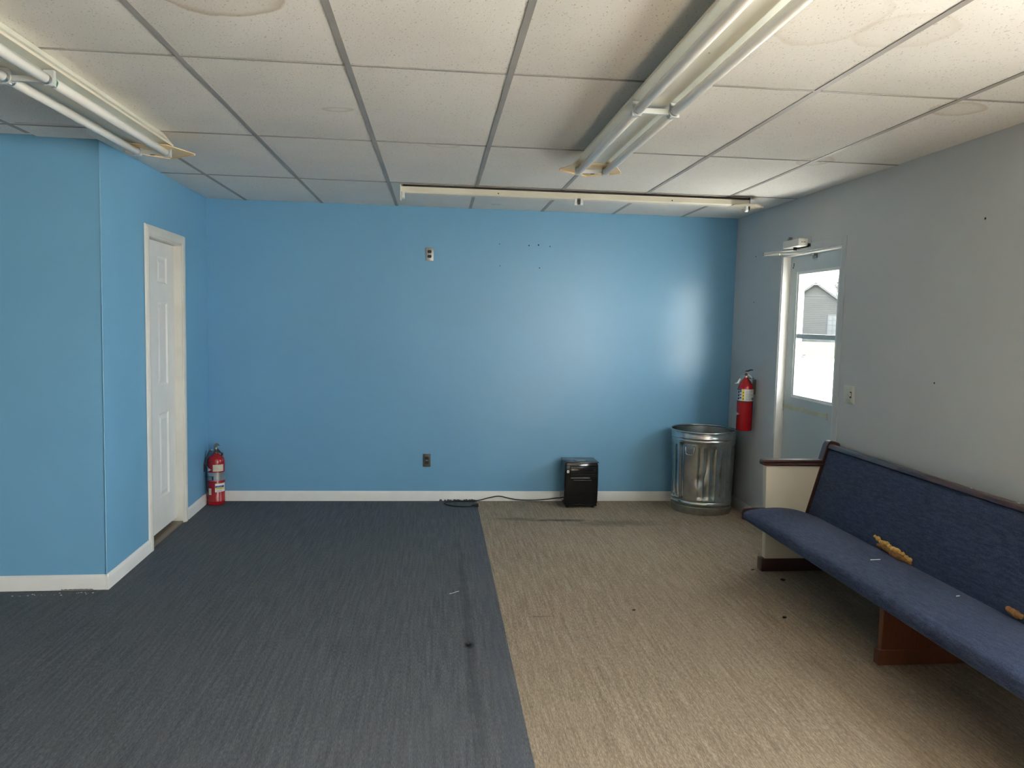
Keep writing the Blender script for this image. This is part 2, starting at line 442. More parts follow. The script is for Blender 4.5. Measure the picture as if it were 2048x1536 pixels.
# right wall with door and window openings
RD0, RD1, RDZ = -1.778, -.92, 2.10    # near jamb, far jamb, head
bm = bmesh.new()
def rw(y0, y1, z0, z1): box(bm, W, W+WT, y0, y1, z0, z1)
rw(RD1, .14, -.1, H+.2); rw(RD0, RD1, RDZ, H+.2); rw(WIN_R[1], RD0, -.1, H+.2)
rw(WIN_R[0], WIN_R[1], -.1, WIN_R[2]); rw(WIN_R[0], WIN_R[1], WIN_R[3], H+.2); rw(YF-.14, WIN_R[0], -.1, H+.2)
wall_right = structure(mesh_obj('wall_right', bm, M['grey_paint']), 'pale grey right wall with the glazed door')
for y, z, r in [(-3.069, 2.10, .006), (-2.778, 1.288, .005), (-.421, 2.135, .006), (-.426, 1.76, .005)]:
    bm = bmesh.new(); tube(bm, [(W+.004, y, z), (W-.001, y, z)], r, 8); mesh_obj('screw_hole', bm, M['hole'], wall_right)
bm = bmesh.new(); box(bm, XL-.14, W+.14, YF-WT, YF, -.1, H+.2)
structure(mesh_obj('wall_front', bm, M['grey_paint']))

def window(name, plane, a0, a1, z0, z1, n):
    """frame, mullions and panes set in an opening of the right ('x') or front ('y') wall"""
    root = empty(name, (0, 0, 0)); root['kind'] = 'structure'
    def bb(b, p0, p1, q0, q1, d0, d1):
        if plane == 'x': box(b, W+d0, W+d1, p0, p1, q0, q1)
        else: box(b, XL-d1, XL-d0, p0, p1, q0, q1)
    b = bmesh.new(); t = .045
    bb(b, a0, a1, z0, z0+t, .03, .09); bb(b, a0, a1, z1-t, z1, .03, .09)
    bb(b, a0, a0+t, z0+t, z1-t, .03, .09); bb(b, a1-t, a1, z0+t, z1-t, .03, .09)
    st = (a1-a0)/n
    for i in range(1, n): bb(b, a0+i*st-t/2, a0+i*st+t/2, z0+t, z1-t, .035, .085)
    mesh_obj('window_frame', b, M['white_trim'], root)
    for i in range(n):
        b = bmesh.new(); bb(b, a0+i*st+t/2, a0+(i+1)*st-t/2, z0+t, z1-t, .058, .062); mesh_obj('pane', b, M['pane'], root)
window('window_1', 'x', *WIN_R, 3)

# ---------------------------------------------------------------- ceiling: slab, tee grid, tiles
ceiling = structure(bx('ceiling', (XL-.14, W+.14, YF-.14, .14, H+.12, H+.18), M['plenum']), 'suspended ceiling of fissured tiles in a grey metal grid')
X0, YB, GX, GY = .925, 1.1125, .6096, 1.2192
xs = [X0+GX*i for i in range(-6, 6)]            # main tees
ys = [-(YB+GY*j) for j in range(0, 7)]          # cross tees
FL = .012
def tee(name, x0, x1, y0, y1):
    bm = bmesh.new(); box(bm, x0, x1, y0, y1, H-.0025, H)
    if x1-x0 < y1-y0: box(bm, (x0+x1)/2-.001, (x0+x1)/2+.001, y0, y1, H, H+.03)
    else: box(bm, x0, x1, (y0+y1)/2-.001, (y0+y1)/2+.001, H, H+.03)
    return mesh_obj(name, bm, M['grid_metal'], ceiling)
for x in xs:
    if x < XL: continue
    ytop = -.002 if x > .0 else -2.15
    tee('grid_bar', x-FL, x+FL, YF+.002, ytop)
for y in ys:
    xl = .03 if y > -2.0 else XL+.002
    prev = xl
    for x in xs + [W]:
        if x-FL <= prev: continue
        tee('cross_bar', prev, (x-FL) if x < W else W-.002, y-FL*.55, y+FL*.55); prev = x+FL
# wall angle strip is missing along the back: tiles stop just short and leave a dark slit
def tile(x0, x1, y0, y1):
    bm = bmesh.new(); nx, ny = 8, 14; sag = random.uniform(.004, .010); ph = random.uniform(0, 10)
    g = []
    for i in range(nx+1):
        for j in range(ny+1):
            u, v = i/nx, j/ny
            s = (math.sin(PI*u)**.6)*(math.sin(PI*v)**.5)
            w = mnoise.noise(Vector((u*1.6+ph, v*2.6, ph)))*.007
            g.append(bm.verts.new((x0+(x1-x0)*u, y0+(y1-y0)*v, H+.0012 - (sag+w)*max(0, s))))
    for i in range(nx):
        for j in range(ny):
            k = i*(ny+1)+j; bm.faces.new((g[k], g[k+1], g[k+ny+2], g[k+ny+1]))
    rim = [g[j] for j in range(ny)] + [g[i*(ny+1)+ny] for i in range(nx)] + [g[nx*(ny+1)+j] for j in range(ny, 0, -1)] + [g[i*(ny+1)] for i in range(nx, 0, -1)]
    top = [bm.verts.new((v.co.x, v.co.y, H+.015)) for v in rim]
    for k in range(len(rim)): bm.faces.new((rim[k], rim[(k+1) % len(rim)], top[(k+1) % len(rim)], top[k]))
    bm.faces.new(top)
    return mesh_obj('ceiling_tile', bm, M['tile'], ceiling, 50)
xe = [XL+.0] + [x for x in xs if XL < x < W] + [W]
ye = [0.0] + ys + [YF]
for a0, a1 in zip(xe, xe[1:]):
    for b1, b0 in zip(ye, ye[1:]):
        cx0, cx1, cy0, cy1 = a0+.003, a1-.003, b0+.003, b1-.003
        if cx1 <= 0: cy1 = min(cy1, -2.10)
        elif a0 < 0 and b1 > -2.0 and b0 > -2.2: cx0 = .012
        if cy1-cy0 < .03: continue
        if a0 < 0 < a1 and b0 < -2.0 < b1:       # the cell cut by the outer corner: two pieces
            tile(.018, cx1, cy0, cy1); tile(cx0, .016, cy0, -2.06); continue
        if a0 < 0 < a1: cx0 = .012 if b1 > -1.2 else cx0
        if a0 == XL or cx1 <= 0:
            if cy1 <= cy0: continue
        tile(cx0, cx1, cy0, cy1 - (.004 if b1 == 0 else 0))

# ---------------------------------------------------------------- baseboards
def base_profile(t=.014, h=.085):
    return [(0, 0), (t, 0), (t, h-.022), (t*.75, h-.014), (t*.45, h-.004), (t*.25, h), (0, h)]
bm = bmesh.new(); prism(bm, [(-d, z) for d, z in base_profile()], 'x', .014, W-.014)
structure(mesh_obj('baseboard_back', bm, M['white_trim'], None, 35), 'white baseboard along the blue back wall')
def left_base(s0, s1):
    b = bmesh.new(); prism(b, base_profile(), 'y', s0, s1, lambda d, s, z: (L(s, d, 0)[0], L(s, d, 0)[1], z)); return b
# note: the run near the corner follows the wall foot
b1 = left_base(0.0, DO0-.07)
structure(mesh_obj('baseboard_left', b1, M['white_trim'], None, 35), 'short white baseboard between panelled door and back corner')
bm = bmesh.new()
def foot(d, s, z):
    p0 = Vector(L(DO1+.06, 0, 0)[:2]); p1 = Vector((.05, -2.122)); q = p0.lerp(p1, s)
    n = Vector((-(p1-p0).y, (p1-p0).x)).normalized()
    return (q.x+n.x*d, q.y+n.y*d, z)
prism(bm, base_profile(), 'y', 0.0, 1.022, foot)
structure(mesh_obj('baseboard_corner', bm, M['white_trim'], None, 35), 'white baseboard from panelled door to outer corner')
bm = bmesh.new()
def footj(d, s, z):
    p0 = Vector((.05, -2.122)); p1 = Vector((XL, -2.20)); q = p0.lerp(p1, s)
    n = Vector((-(p1-p0).y, (p1-p0).x)).normalized()
    return (q.x+n.x*d, q.y+n.y*d, z)
prism(bm, base_profile(), 'y', -.0046, 1.0, footj)
o = structure(mesh_obj('baseboard_jog', bm, M['white_trim'], None, 35), 'white baseboard with chipped paint at the outer corner')
bm = bmesh.new()
prev = None
for i in range(15):                       # bare split along the foot of the board
    s = .022+.004*i; p = footj(.0145, s, .004+.004*abs(math.sin(i*1.7))); q = footj(.0145, s, .0015)
    v = (bm.verts.new(p), bm.verts.new(q))
    if prev: bm.faces.new((prev[0], v[0], v[1], prev[1]))
    prev = v
bmesh.ops.solidify(bm, geom=bm.faces[:], thickness=.0006)
mesh_obj('paint_chip', bm, M['threshold'], o)
bm = bmesh.new(); prism(bm, [(W-d, z) for d, z in base_profile()], 'y', RD1+.06, -.014)
prism(bm, [(W-d, z) for d, z in base_profile()], 'y', YF, RD0-.06)
structure(mesh_obj('baseboard_right', bm, M['grey_paint'], None, 35), 'grey painted baseboard of the right wall')

# ---------------------------------------------------------------- door_1: white six-panel door in the left wall
door = empty('door_1', L(1.03, 0, 0)); structure(door, 'white moulded six-panel door in a cream casing, left wall')
dinv = Matrix.Translation(-Vector(door.location))
def dl(name, bm, mat, smooth=None, parent=None):
    for v in bm.verts: v.co = dinv @ v.co
    return mesh_obj(name, bm, mat, parent or door, smooth)
cs = [(0, 0), (.010, 0), (.016, .012), (.016, .045), (.010, .058), (0, .062)]      # casing section (thickness, width)
def casing_piece(vertical, s_in, sgn, z0, z1):
    b = bmesh.new()
    if vertical:
        A = [b.verts.new(L(s_in+sgn*w, d, z0)) for d, w in cs]; B = [b.verts.new(L(s_in+sgn*w, d, z1+w)) for d, w in cs]
    else:
        A = [b.verts.new(L(DO0-w, d, DOZ+w)) for d, w in cs]; B = [b.verts.new(L(DO1+w, d, DOZ+w)) for d, w in cs]
    b.faces.new(A); b.faces.new(B[::-1])
    for i in range(len(cs)): b.faces.new((A[i], B[i], B[(i+1) % len(cs)], A[(i+1) % len(cs)]))
    return b
dl('casing', casing_piece(True, DO0, -1, 0, DOZ), M['cream_trim'], 35)
dl('casing', casing_piece(True, DO1, 1, 0, DOZ), M['cream_trim'], 35)
dl('casing', casing_piece(False, 0, 0, 0, 0), M['cream_trim'], 35)
b = bmesh.new(); SD = -.05   # slab face
box(b, DO0, DO0+.012, -.12, .004, 0, DOZ, L); box(b, DO1-.012, DO1, -.12, .004, 0, DOZ, L); box(b, DO0, DO1, -.12, .004, DOZ-.012, DOZ, L)
box(b, DO0+.012, DO0+.022, -.118, SD-.04, 0, DOZ-.012, L)
dl('jamb', b, M['cream_trim'])
b = bmesh.new(); box(b, DO0+.012, DO1-.012, -.12, -.004, 0, .012, L); dl('threshold', b, M['threshold'])
S0, S1, Z0, Z1 = DO0+.016, DO1-.015, .04, DOZ-.016
cols = [(.850, 1.050), (1.215, 1.34)]; rows = [(.265, .86), (1.055, 1.63), (1.762, 1.948)]
b = bmesh.new()
box(b, S0, S1, SD-.035, SD-.012, Z0, Z1, L)
ss = [S0, cols[0][0], cols[0][1], cols[1][0], cols[1][1], S1]
for s0, s1 in ((ss[0], ss[1]), (ss[2], ss[3]), (ss[4], ss[5])): box(b, s0, s1, SD-.012, SD, Z0, Z1, L)
zz = [Z0, rows[0][0], rows[0][1], rows[1][0], rows[1][1], rows[2][0], rows[2][1], Z1]
for c0, c1 in cols:
    for z0, z1 in ((zz[0], zz[1]), (zz[2], zz[3]), (zz[4], zz[5]), (zz[6], zz[7])): box(b, c0, c1, SD-.012, SD, z0, z1, L)
slab = dl('door_slab', b, M['white_trim'])
for c0, c1 in cols:
    for z0, z1 in rows:
        b = bmesh.new(); lv = []
        for ins, d in ((0, SD), (.012, SD-.009), (.020, SD-.009), (.042, SD-.002)):
            lv.append([b.verts.new(L(s, d, z)) for s, z in ((c0+ins, z0+ins), (c1-ins, z0+ins), (c1-ins, z1-ins), (c0+ins, z1-ins))])
        for A, B in zip(lv, lv[1:]):
            for i in range(4): b.faces.new((A[i], A[(i+1) % 4], B[(i+1) % 4], B[i]))
        b.faces.new(lv[-1])
        dl('panel', b, M['white_trim'], None, slab)

# ---------------------------------------------------------------- door_2: glazed door in the right wall
door2 = empty('door_2', (W, -1.33, 0)); structure(door2, 'grey painted outside door with tall two-pane window')
def d2(name, bm, mat, smooth=None, parent=None):
    for v in bm.verts: v.co -= Vector((W, -1.33, 0))
    return mesh_obj(name, bm, mat, parent or door2, smooth)
DX = W+.060                                     # inner face of the slab
GY0, GY1, GZ0, GZ1 = -1.650, -1.045, 1.040, 1.974
b = bmesh.new()
def s2(y0, y1, z0, z1, x0=DX, x1=DX+.045): box(b, x0, x1, y0, y1, z0, z1)
s2(RD0+.012, GY0, .02, RDZ-.014); s2(GY1, RD1-.012, .02, RDZ-.014); s2(GY0, GY1, .02, GZ0); s2(GY0, GY1, GZ1, RDZ-.014)
slab2 = d2('door_slab', b, M['door_paint'])
b = bmesh.new()
box(b, W+.0, W+WT, RD1-.012, RD1, 0, RDZ); box(b, W+.0, W+WT, RD0, RD0+.012, 0, RDZ); box(b, W+.0, W+WT, RD0, RD1, RDZ-.012, RDZ)
d2('jamb', b, M['white_trim'])
b = bmesh.new()
for y0, y1, z0, z1 in ((RD1, RD1+.055, 0, RDZ+.055), (RD0-.055, RD0, 0, RDZ+.055), (RD0, RD1, RDZ, RDZ+.055)): box(b, W-.006, W, y0, y1, z0, z1)
bevel(b, .002, 1); d2('casing', b, M['grey_paint'], 40)
b = bmesh.new(); t = .022
for y0, y1, z0, z1 in ((GY0, GY0+t, GZ0, GZ1), (GY1-t, GY1, GZ0, GZ1), (GY0+t, GY1-t, GZ0, GZ0+t), (GY0+t, GY1-t, GZ1-t, GZ1)): box(b, DX+.006, DX+.05, y0, y1, z0, z1)
d2('glazing_bead', b, M['white_trim'], None, slab2)
b = bmesh.new(); box(b, DX+.010, DX+.045, GY0+t, GY1-t, 1.482, 1.515); d2('glazing_bar', b, M['door_paint'], None, slab2)
for z0, z1 in ((GZ0+t, 1.482), (1.515, GZ1-t)):
    b = bmesh.new(); box(b, DX+.026, DX+.029, GY0+t, GY1-t, z0, z1); d2('pane', b, M['pane'], None, slab2)
b = bmesh.new(); box(b, W+.01, W+WT, RD0, RD1, 0, .02); d2('threshold', b, M['bare_metal'])
b = bmesh.new()                                  # yellowed strip left across the door below the glass
box(b, DX-.003, DX, -1.585, -.925, .948, .978); bevel(b, .001, 1)
d2('strip', b, plain('yellowed_strip', (.52, .52, .38), .5, var=.12, scale=8), 40, slab2)['label'] = 'yellowed strip'
b = bmesh.new(); box(b, DX-.006, DX, -.932, -.918, .925, 1.005); d2('bracket', b, M['aged_plate'], 40, slab2)
b = bmesh.new(); box(b, DX-.006, DX, -1.60, -1.585, .935, .985); d2('bracket', b, M['aged_plate'], 40, slab2)
for y, z in ((-.985, 2.035), (-.985, 2.022), (-.975, 2.008)):
    b = bmesh.new(); tube(b, [(DX+.002, y, z), (DX-.002, y, z)], .006, 8); d2('screw_hole', b, M['hole'], None, slab2)

# unseen canopy, added to keep direct sun from entering through the door
b = bmesh.new(); prism(b, [(W+WT, 2.30), (W+WT, 2.38), (W+WT+.86, 2.26), (W+WT+.86, 2.20)], 'y', -2.6, -.3)
structure(mesh_obj('added_sun_canopy', b, M['grey_paint']), 'added out-of-view canopy blocking the sun outside the glazed door')

# door closer
clo = tag(empty('door_closer', (W, -1.19, 2.16)), 'white box-shaped door closer with folded arm above glazed door', 'door closer')
def cl(name, bm, mat, smooth=None):
    for v in bm.verts: v.co -= Vector((W, -1.19, 2.16))
    return mesh_obj(name, bm, mat, clo, smooth)
b = bmesh.new(); box(b, W-.075, W-.006, -1.315, -1.07, 2.136, 2.188); bevel(b, .004); cl('body', b, M['cream_trim'], 40)
b = bmesh.new(); box(b, W-.006, W-.0005, -1.36, -1.02, 2.128, 2.20); cl('back_plate', b, M['grey_paint'])
for x0, x1 in ((W-.055, W-.043), (W-.038, W-.024)):
    b = bmesh.new(); box(b, x0, x1, -1.3158, -1.3148, 2.160, 2.166); cl('mark', b, M['print_grey'])
b = bmesh.new(); prism(b, [(-1.02, 2.19), (-1.075, 2.19), (-1.065, 2.222)], 'x', W-.03, W-.004); cl('bracket', b, M['steel_plate'])
b = bmesh.new(); cyl(b, (W-.042, -1.20, 2.137), (W-.042, -1.20, 2.112), .013, 14); cl('pivot', b, M['black'], 40)
b = bmesh.new()
def flatbar(b, p, q, w, t):
    p, q = Vector(p), Vector(q); d = (q-p).normalized(); n = Vector((-d.y, d.x, 0)).normalized()*w/2; u = Vector((0, 0, t/2))
    V = [b.verts.new(a+sn*n+su*u) for a in (p, q) for sn in (-1, 1) for su in (-1, 1)]
    for f in ((0, 1, 3, 2), (4, 6, 7, 5), (0, 4, 5, 1), (2, 3, 7, 6), (0, 2, 6, 4), (1, 5, 7, 3)): b.faces.new([V[i] for i in f])
flatbar(b, (W-.042, -1.20, 2.115), (4.325, -.925, 2.112), .022, .007); cl('arm', b, M['cream_trim'])
b = bmesh.new(); flatbar(b, (4.325, -.93, 2.100), (4.385, -1.07, 2.097), .020, .012); cl('forearm', b, M['cream_trim'])
b = bmesh.new(); flatbar(b, (4.375, -1.05, 2.097), (4.515, -1.29, 2.090), .013, .010); cl('forearm', b, M['cream_trim'])
b = bmesh.new(); cyl(b, (4.325, -.928, 2.092), (4.325, -.928, 2.119), .012, 12); cl('hinge_pin', b, M['steel_plate'], 40)
b = bmesh.new(); cyl(b, (4.382, -1.062, 2.088), (4.382, -1.062, 2.104), .009, 10); cl('hinge_pin', b, M['steel_plate'], 40)
b = bmesh.new(); box(b, DX-.028, DX-.0005, -1.335, -1.275, 2.07, 2.085); box(b, DX-.006, DX-.0005, -1.335, -1.275, 2.055, 2.085); cyl(b, (DX-.022, -1.295, 2.086), (DX-.022, -1.295, 2.10), .008, 10); cl('shoe', b, M['steel_plate'], 40)

# ---------------------------------------------------------------- outlets and switch
def outlet(cx, cz, plate, label):
    o = tag(empty('outlet', (cx, 0, cz)), label, 'outlet', 'duplex outlets on the blue wall')
    b = bmesh.new(); box(b, -.033, .033, -.0055, -.0003, -.056, .056); bevel(b, .0025); mesh_obj('cover_plate', b, plate, o, 40)
    for s in (1, -1):
        b = bmesh.new(); pts = []
        for i in range(24):
            a = 2*PI*i/24; pts.append((.0175*math.cos(a), s*.0195+max(-.0125, min(.0125, .0175*math.sin(a)))))
        prism(b, pts, 'y', -.0075, -.0052); mesh_obj('receptacle', b, M['black'], o)
    b = bmesh.new(); tube(b, [(0, -.005, 0), (0, -.0072, 0)], .0035, 10); mesh_obj('screw', b, M['bare_metal'], o)
    return o
outlet(1.811, 2.106, M['steel_plate'], 'steel-plated black outlet high on the blue wall, near the ceiling')
outlet(1.8125, .3525, M['bronze_plate'], 'dark-plated black outlet low on the blue wall, above the baseboard')
sw = tag(empty('light_switch', (W, -1.965, 1.148)), 'ivory two-gang light switch plate right of the glazed door', 'light switch')
b = bmesh.new(); box(b, -.007, -.0003, -.062, .062, -.058, .058); bevel(b, .003); mesh_obj('cover_plate', b, M['ivory'], sw, 40)
b = bmesh.new(); prism(b, [(-.0065, .013), (-.022, .003), (-.0225, -.006), (-.0065, -.010)], 'y', -.030, -.018); mesh_obj('toggle', b, M['aged_plate'], sw)
b = bmesh.new(); box(b, -.0078, -.0066, -.034, -.014, -.020, .020); mesh_obj('toggle_slot', b, M['black'], sw)
for y, z in ((-.024, .030), (-.024, -.030), (.024, .030), (.024, -.030)):
    b = bmesh.new(); tube(b, [(-.006, y, z), (-.0082, y, z)], .003, 8); mesh_obj('screw', b, M['aged_plate'], sw)

# ---------------------------------------------------------------- fluorescent fixtures
def wing_plate(scale=1.0):
    b = bmesh.new()
    pts = [(-.172, -.02), (.015, .135), (.185, 0.0), (.105, -.20), (-.105, -.20)]
    prism(b, [(x*scale, y*scale) for x, y in pts], 'z', .0, .004)
    prism(b, [(-.172*scale, -.02*scale), (.015*scale, .135*scale), (.015*scale, .128*scale), (-.165*scale, -.022*scale)], 'z', -.006, .0)
    prism(b, [(.185*scale, 0), (.015*scale, .135*scale), (.015*scale, .128*scale), (.178*scale, -.002)], 'z', -.006, .0)
    return b
def strip_light(x, yend, length, label, group, green=False):
    """two-tube tandem strip along Y; yend is its far end"""
    r = tag(empty('strip_light', (x, yend, H-.003)), label, 'ceiling light', group)
    y1 = -length
    sec = [(-.050, 0), (-.052, -.018), (-.100, -.060), (-.100, -.067), (-.052, -.070), (-.046, -.082), (.046, -.082), (.052, -.070), (.100, -.067), (.100, -.060), (.052, -.018), (.050, 0)]
    b = bmesh.new(); prism(b, sec, 'y', y1, 0); mesh_obj('housing', b, M['fixture_white'], r)
    for sg in (-1, 1):
        b = bmesh.new(); prism(b, [(sg*.099, -.058), (sg*.1025, -.060), (sg*.1025, -.070), (sg*.099, -.0705)], 'y', y1-.001, .001); mesh_obj('side_rail', b, M['fixture_cream'], r)
    half = (length-.03)/2
    for k in range(2):
        for sx in (-1, 1):
            ya, yb = (-.024, -half-.0) if k == 0 else (-half-.032, -length+.024)
            b = bmesh.new(); X = sx*.072; zt = -.106
            n = 24
            prof = [(ya, .0), (ya, .016), (ya-.006, .0185), (yb+.006, .0185), (yb, .016), (yb, 0)]
            rings = []
            for yy, rr in prof:
                rings.append([b.verts.new((X+max(rr, .0005)*math.cos(2*PI*i/n), yy, zt+max(rr, .0005)*math.sin(2*PI*i/n))) for i in range(n)])
            for A, B in zip(rings, rings[1:]):
                for i in range(n): b.faces.new((A[i], B[i], B[(i+1) % n], A[(i+1) % n]))
            tb = mesh_obj('tube', b, M['tube_glass'], r, 50)
            for e0, e1 in ((ya+.001, ya-.016), (yb-.001, yb+.016)):
                b = bmesh.new(); cyl(b, (X, e0, zt), (X, e1, zt), .0192, 20); mesh_obj('end_cap', b, M['bare_metal'], tb, 40)
            if green and k == 0 and sx == 1:
                b = bmesh.new(); cyl(b, (X, yb-.004, zt), (X, yb+.006, zt), .0205, 20); mesh_obj('end_ring', b, M['green_ring'], tb, 40)['label'] = 'green ring'
    def holder(y0, y1_):
        b = bmesh.new()
        box(b, -.090, .090, y0+.004, y1_-.004, -.116, -.0960)
        for sx in (-1, 1):
            box(b, sx*.076-.018, sx*.076+.018, y0+.003, y1_-.003, -.127, -.072)
            cyl(b, (sx*.072, y0-.002, -.106), (sx*.072, y1_+.002, -.106), .0215, 16)
        return b
    for y0, y_ in ((-.022, 0.0), (-half-.028, -half-.004), (y1, y1+.022)):
        mesh_obj('lamp_holder', holder(y0, y_), M['holder_grey'], r, 40)
    b = bmesh.new(); prism(b, [(-.050, 0), (-.100, -.060), (-.100, -.067), (.100, -.067), (.100, -.060), (.050, 0)], 'y', .0, .003); mesh_obj('end_plate', b, M['fixture_cream'], r)
    b = bmesh.new(); box(b, -.010, .012, -.0190, -.006, -.1175, -.1190); mesh_obj('slot', b, M['black'], r)
    b = wing_plate(); 
    for v in b.verts: v.co += Vector((.0, .09, -.086))
    mesh_obj('canopy_plate', b, M['yellow_plastic'], r)['label'] = 'yellowed plastic end plate'
    for k in range(2):
        b = bmesh.new(); yy = -half*(k+.5); tube(b, [(0, yy, -.0815), (0, yy, -.084)], .004, 8)
        mesh_obj('screw', b, M['aged_plate'], r)
    return r
strip_light(2.715, -2.31, 2.46, 'two-tube strip light right of the ceiling centre, above the beige carpet', 'two-tube strip lights')
strip_light(.400, -2.31, 2.46, 'two-tube strip light at upper left with a green-ringed tube', 'two-tube strip lights', green=True)

# single strip without tubes near the back wall
r = tag(empty('strip_light', (1.62, -1.045, H-.003)), 'narrow empty strip light without tubes, close to the back wall', 'ceiling light')
Ln = 2.505
sec = [(-.040, -.016), (-.042, -.052), (-.034, -.060), (.034, -.060), (.042, -.052), (.040, -.016)]
b = bmesh.new(); prism(b, sec, 'x', 0, Ln/2-.008); prism(b, sec, 'x', Ln/2+.008, Ln); prism(b, [(y*.9, z*.93) for y, z in sec], 'x', Ln/2-.008, Ln/2+.008)
mesh_obj('housing', b, M['fixture_cream'], r)
b = bmesh.new(); box(b, .01, Ln-.01, -.012, .020, -.016, 0); mesh_obj('gap_shadow_strip', b, M['black'], r)  # black strip stands in for the shadowed gap between housing and ceiling
b = bmesh.new(); prism(b, [(-.0415, -.018), (-.0425, -.021), (-.046, -.019)], 'x', .003, Ln-.003); mesh_obj('seam', b, M['fixture_cream'], r)
b = bmesh.new(); box(b, -.006, 0, -.047, .040, -.112, -.006); mesh_obj('end_plate', b, M['fixture_cream'], r)
def lampholder(x0, x1, zb=-.098):
    b = bmesh.new(); box(b, x0, x1, -.040, -.012, zb+.012, -.050); bevel(b, .002, 1)
    cyl(b, (x0-.001, -.026, zb+.012), (x1+.001, -.026, zb+.012), .0155, 14)
    return b
mesh_obj('lamp_holder', lampholder(.006, .024), M['socket_white'], r, 40)
mesh_obj('lamp_holder', lampholder(Ln/2-.030, Ln/2-.012), M['socket_white'], r, 40)
mesh_obj('lamp_holder', lampholder(Ln/2+.010, Ln/2+.028), M['socket_white'], r, 40)
mesh_obj('lamp_holder', lampholder(Ln-.024, Ln-.006), M['socket_white'], r, 40)
b = bmesh.new(); box(b, Ln/2-.010, Ln/2+.009, -.045, -.010, -.092, -.058); mesh_obj('gap_block', b, M['black'], r)
b = bmesh.new(); box(b, Ln, Ln+.004, -.045, .040, -.09, 0); mesh_obj('end_plate', b, M['bronze_plate'], r)
for x in (Ln*.27, Ln*.77):
    b = bmesh.new(); tube(b, [(x, -.0405, -.042), (x, -.0445, -.042)], .0048, 8); mesh_obj('knockout', b, M['hole'], r)
b = wing_plate(.72)
for v in b.verts: v.co = Vector((v.co.y, -v.co.x, v.co.z)) + Vector((Ln+.015, -.02, -.062))
mesh_obj('canopy_plate', b, M['aged_plate'], r)['label'] = 'aged end plate'

# ---------------------------------------------------------------- pew
PY0, PY1 = -1.923, -5.55          # inner faces of the far and near end panels
pew = tag(empty('pew', (4.2, -3.7, 0)), 'long church pew with blue upholstery and cream ends along the right wall', 'pew')
def pw(name, bm, mat, smooth=None, parent=None, label=None):
    for v in bm.verts: v.co -= Vector((4.2, -3.7, 0))
    o = mesh_obj(name, bm, mat, parent or pew, smooth)
    if label: o['label'] = label
    return o
def rounded(pts, n=3):
    """one corner-cutting pass for a smooth section"""
    P = [Vector(p) for p in pts]
    for _ in range(n):
        Q = []
        for i in range(len(P)):
            a, c = P[i], P[(i+1) % len(P)]; Q += [a*.75+c*.25, a*.25+c*.75]
        P = Q
    return [(p.x, p.y) for p in P]
seat = [(3.838, .345), (3.836, .372), (3.846, .396), (3.885, .408), (3.955, .418), (4.03, .422), (4.11, .418), (4.18, .407), (4.24, .392), (4.30, .372), (4.31, .325), (4.05, .318), (3.90, .322), (3.860, .328)]
seat = rounded(seat, 1)
b = bmesh.new(); NS = 60
rings = []
for k in range(NS+1):
    y = PY0+(PY1-PY0)*k/NS; e = min(k, NS-k)
    dip = 0.0 if e > 1 else .008*(1-e/2)
    ring = []
    for x, z in seat:
        w = mnoise.noise(Vector((x*4, y*1.6, z*3)))*.0035 if z > .36 else 0
        ring.append(b.verts.new((x, y, z - (dip if z > .38 else 0) + w)))
    rings.append(ring)
for A, B in zip(rings, rings[1:]):
    for i in range(len(A)): b.faces.new((A[i], B[i], B[(i+1) % len(A)], A[(i+1) % len(A)]))
b.faces.new(rings[0]); b.faces.new(rings[-1][::-1])
pw('seat', b, M['blue_fabric'], 60, label='blue upholstered seat')
# wooden end of the seat board beyond the far panel
b = bmesh.new(); prism(b, [(3.832, .338), (3.830, .378), (3.842, .405), (3.90, .412), (3.985, .412), (3.985, .335), (3.86, .328)], 'y', PY0+.022, PY0+.0)
bevel(b, .003, 1); pw('seat_end_cap', b, M['dark_wood'], 40)
# back: board + pad
def bk(t, off):     # point on the sloping back, t 0..1 up, off perpendicular into the wall side
    x0, z0, x1, z1 = 4.258, .350, 4.380, .800
    dx, dz = x1-x0, z1-z0; l = math.hypot(dx, dz); return (x0+dx*t+dz/l*off, z0+dz*t-dx/l*off)
sec = [bk(0, .012), bk(.02, .003), bk(.06, 0), bk(.94, 0), bk(.98, .004), bk(1, .012), bk(1, .022), bk(0, .022)]
b = bmesh.new(); prism(b, sec, 'y', PY0-.012, PY1+.012); pw('back_cushion', b, M['blue_fabric'], 30, label='darker blue upholstered back')
b = bmesh.new(); prism(b, [bk(-.05, .0225), bk(1.0, .0225), bk(1.0, .04), bk(-.05, .04)], 'y', PY0, PY1); pw('back_board', b, M['dark_wood'])
rail = [bk(.985, -.008), bk(1.04, -.008), bk(1.065, .0), bk(1.065, .045), bk(1.04, .055), bk(.985, .052)]
b = bmesh.new(); prism(b, rounded(rail, 1), 'y', PY0, PY1); pw('top_rail', b, M['dark_wood'], 40)
for y in (-3.218, -3.516):
    b = bmesh.new(); p = bk(1.06, .004); bmesh.ops.create_icosphere(b, subdivisions=1, radius=.006, matrix=Matrix.Translation((p[0], y, p[1])) @ Matrix.Diagonal((.6, 1.6, .6, 1))); pw('chip', b, M['sticker_white'])
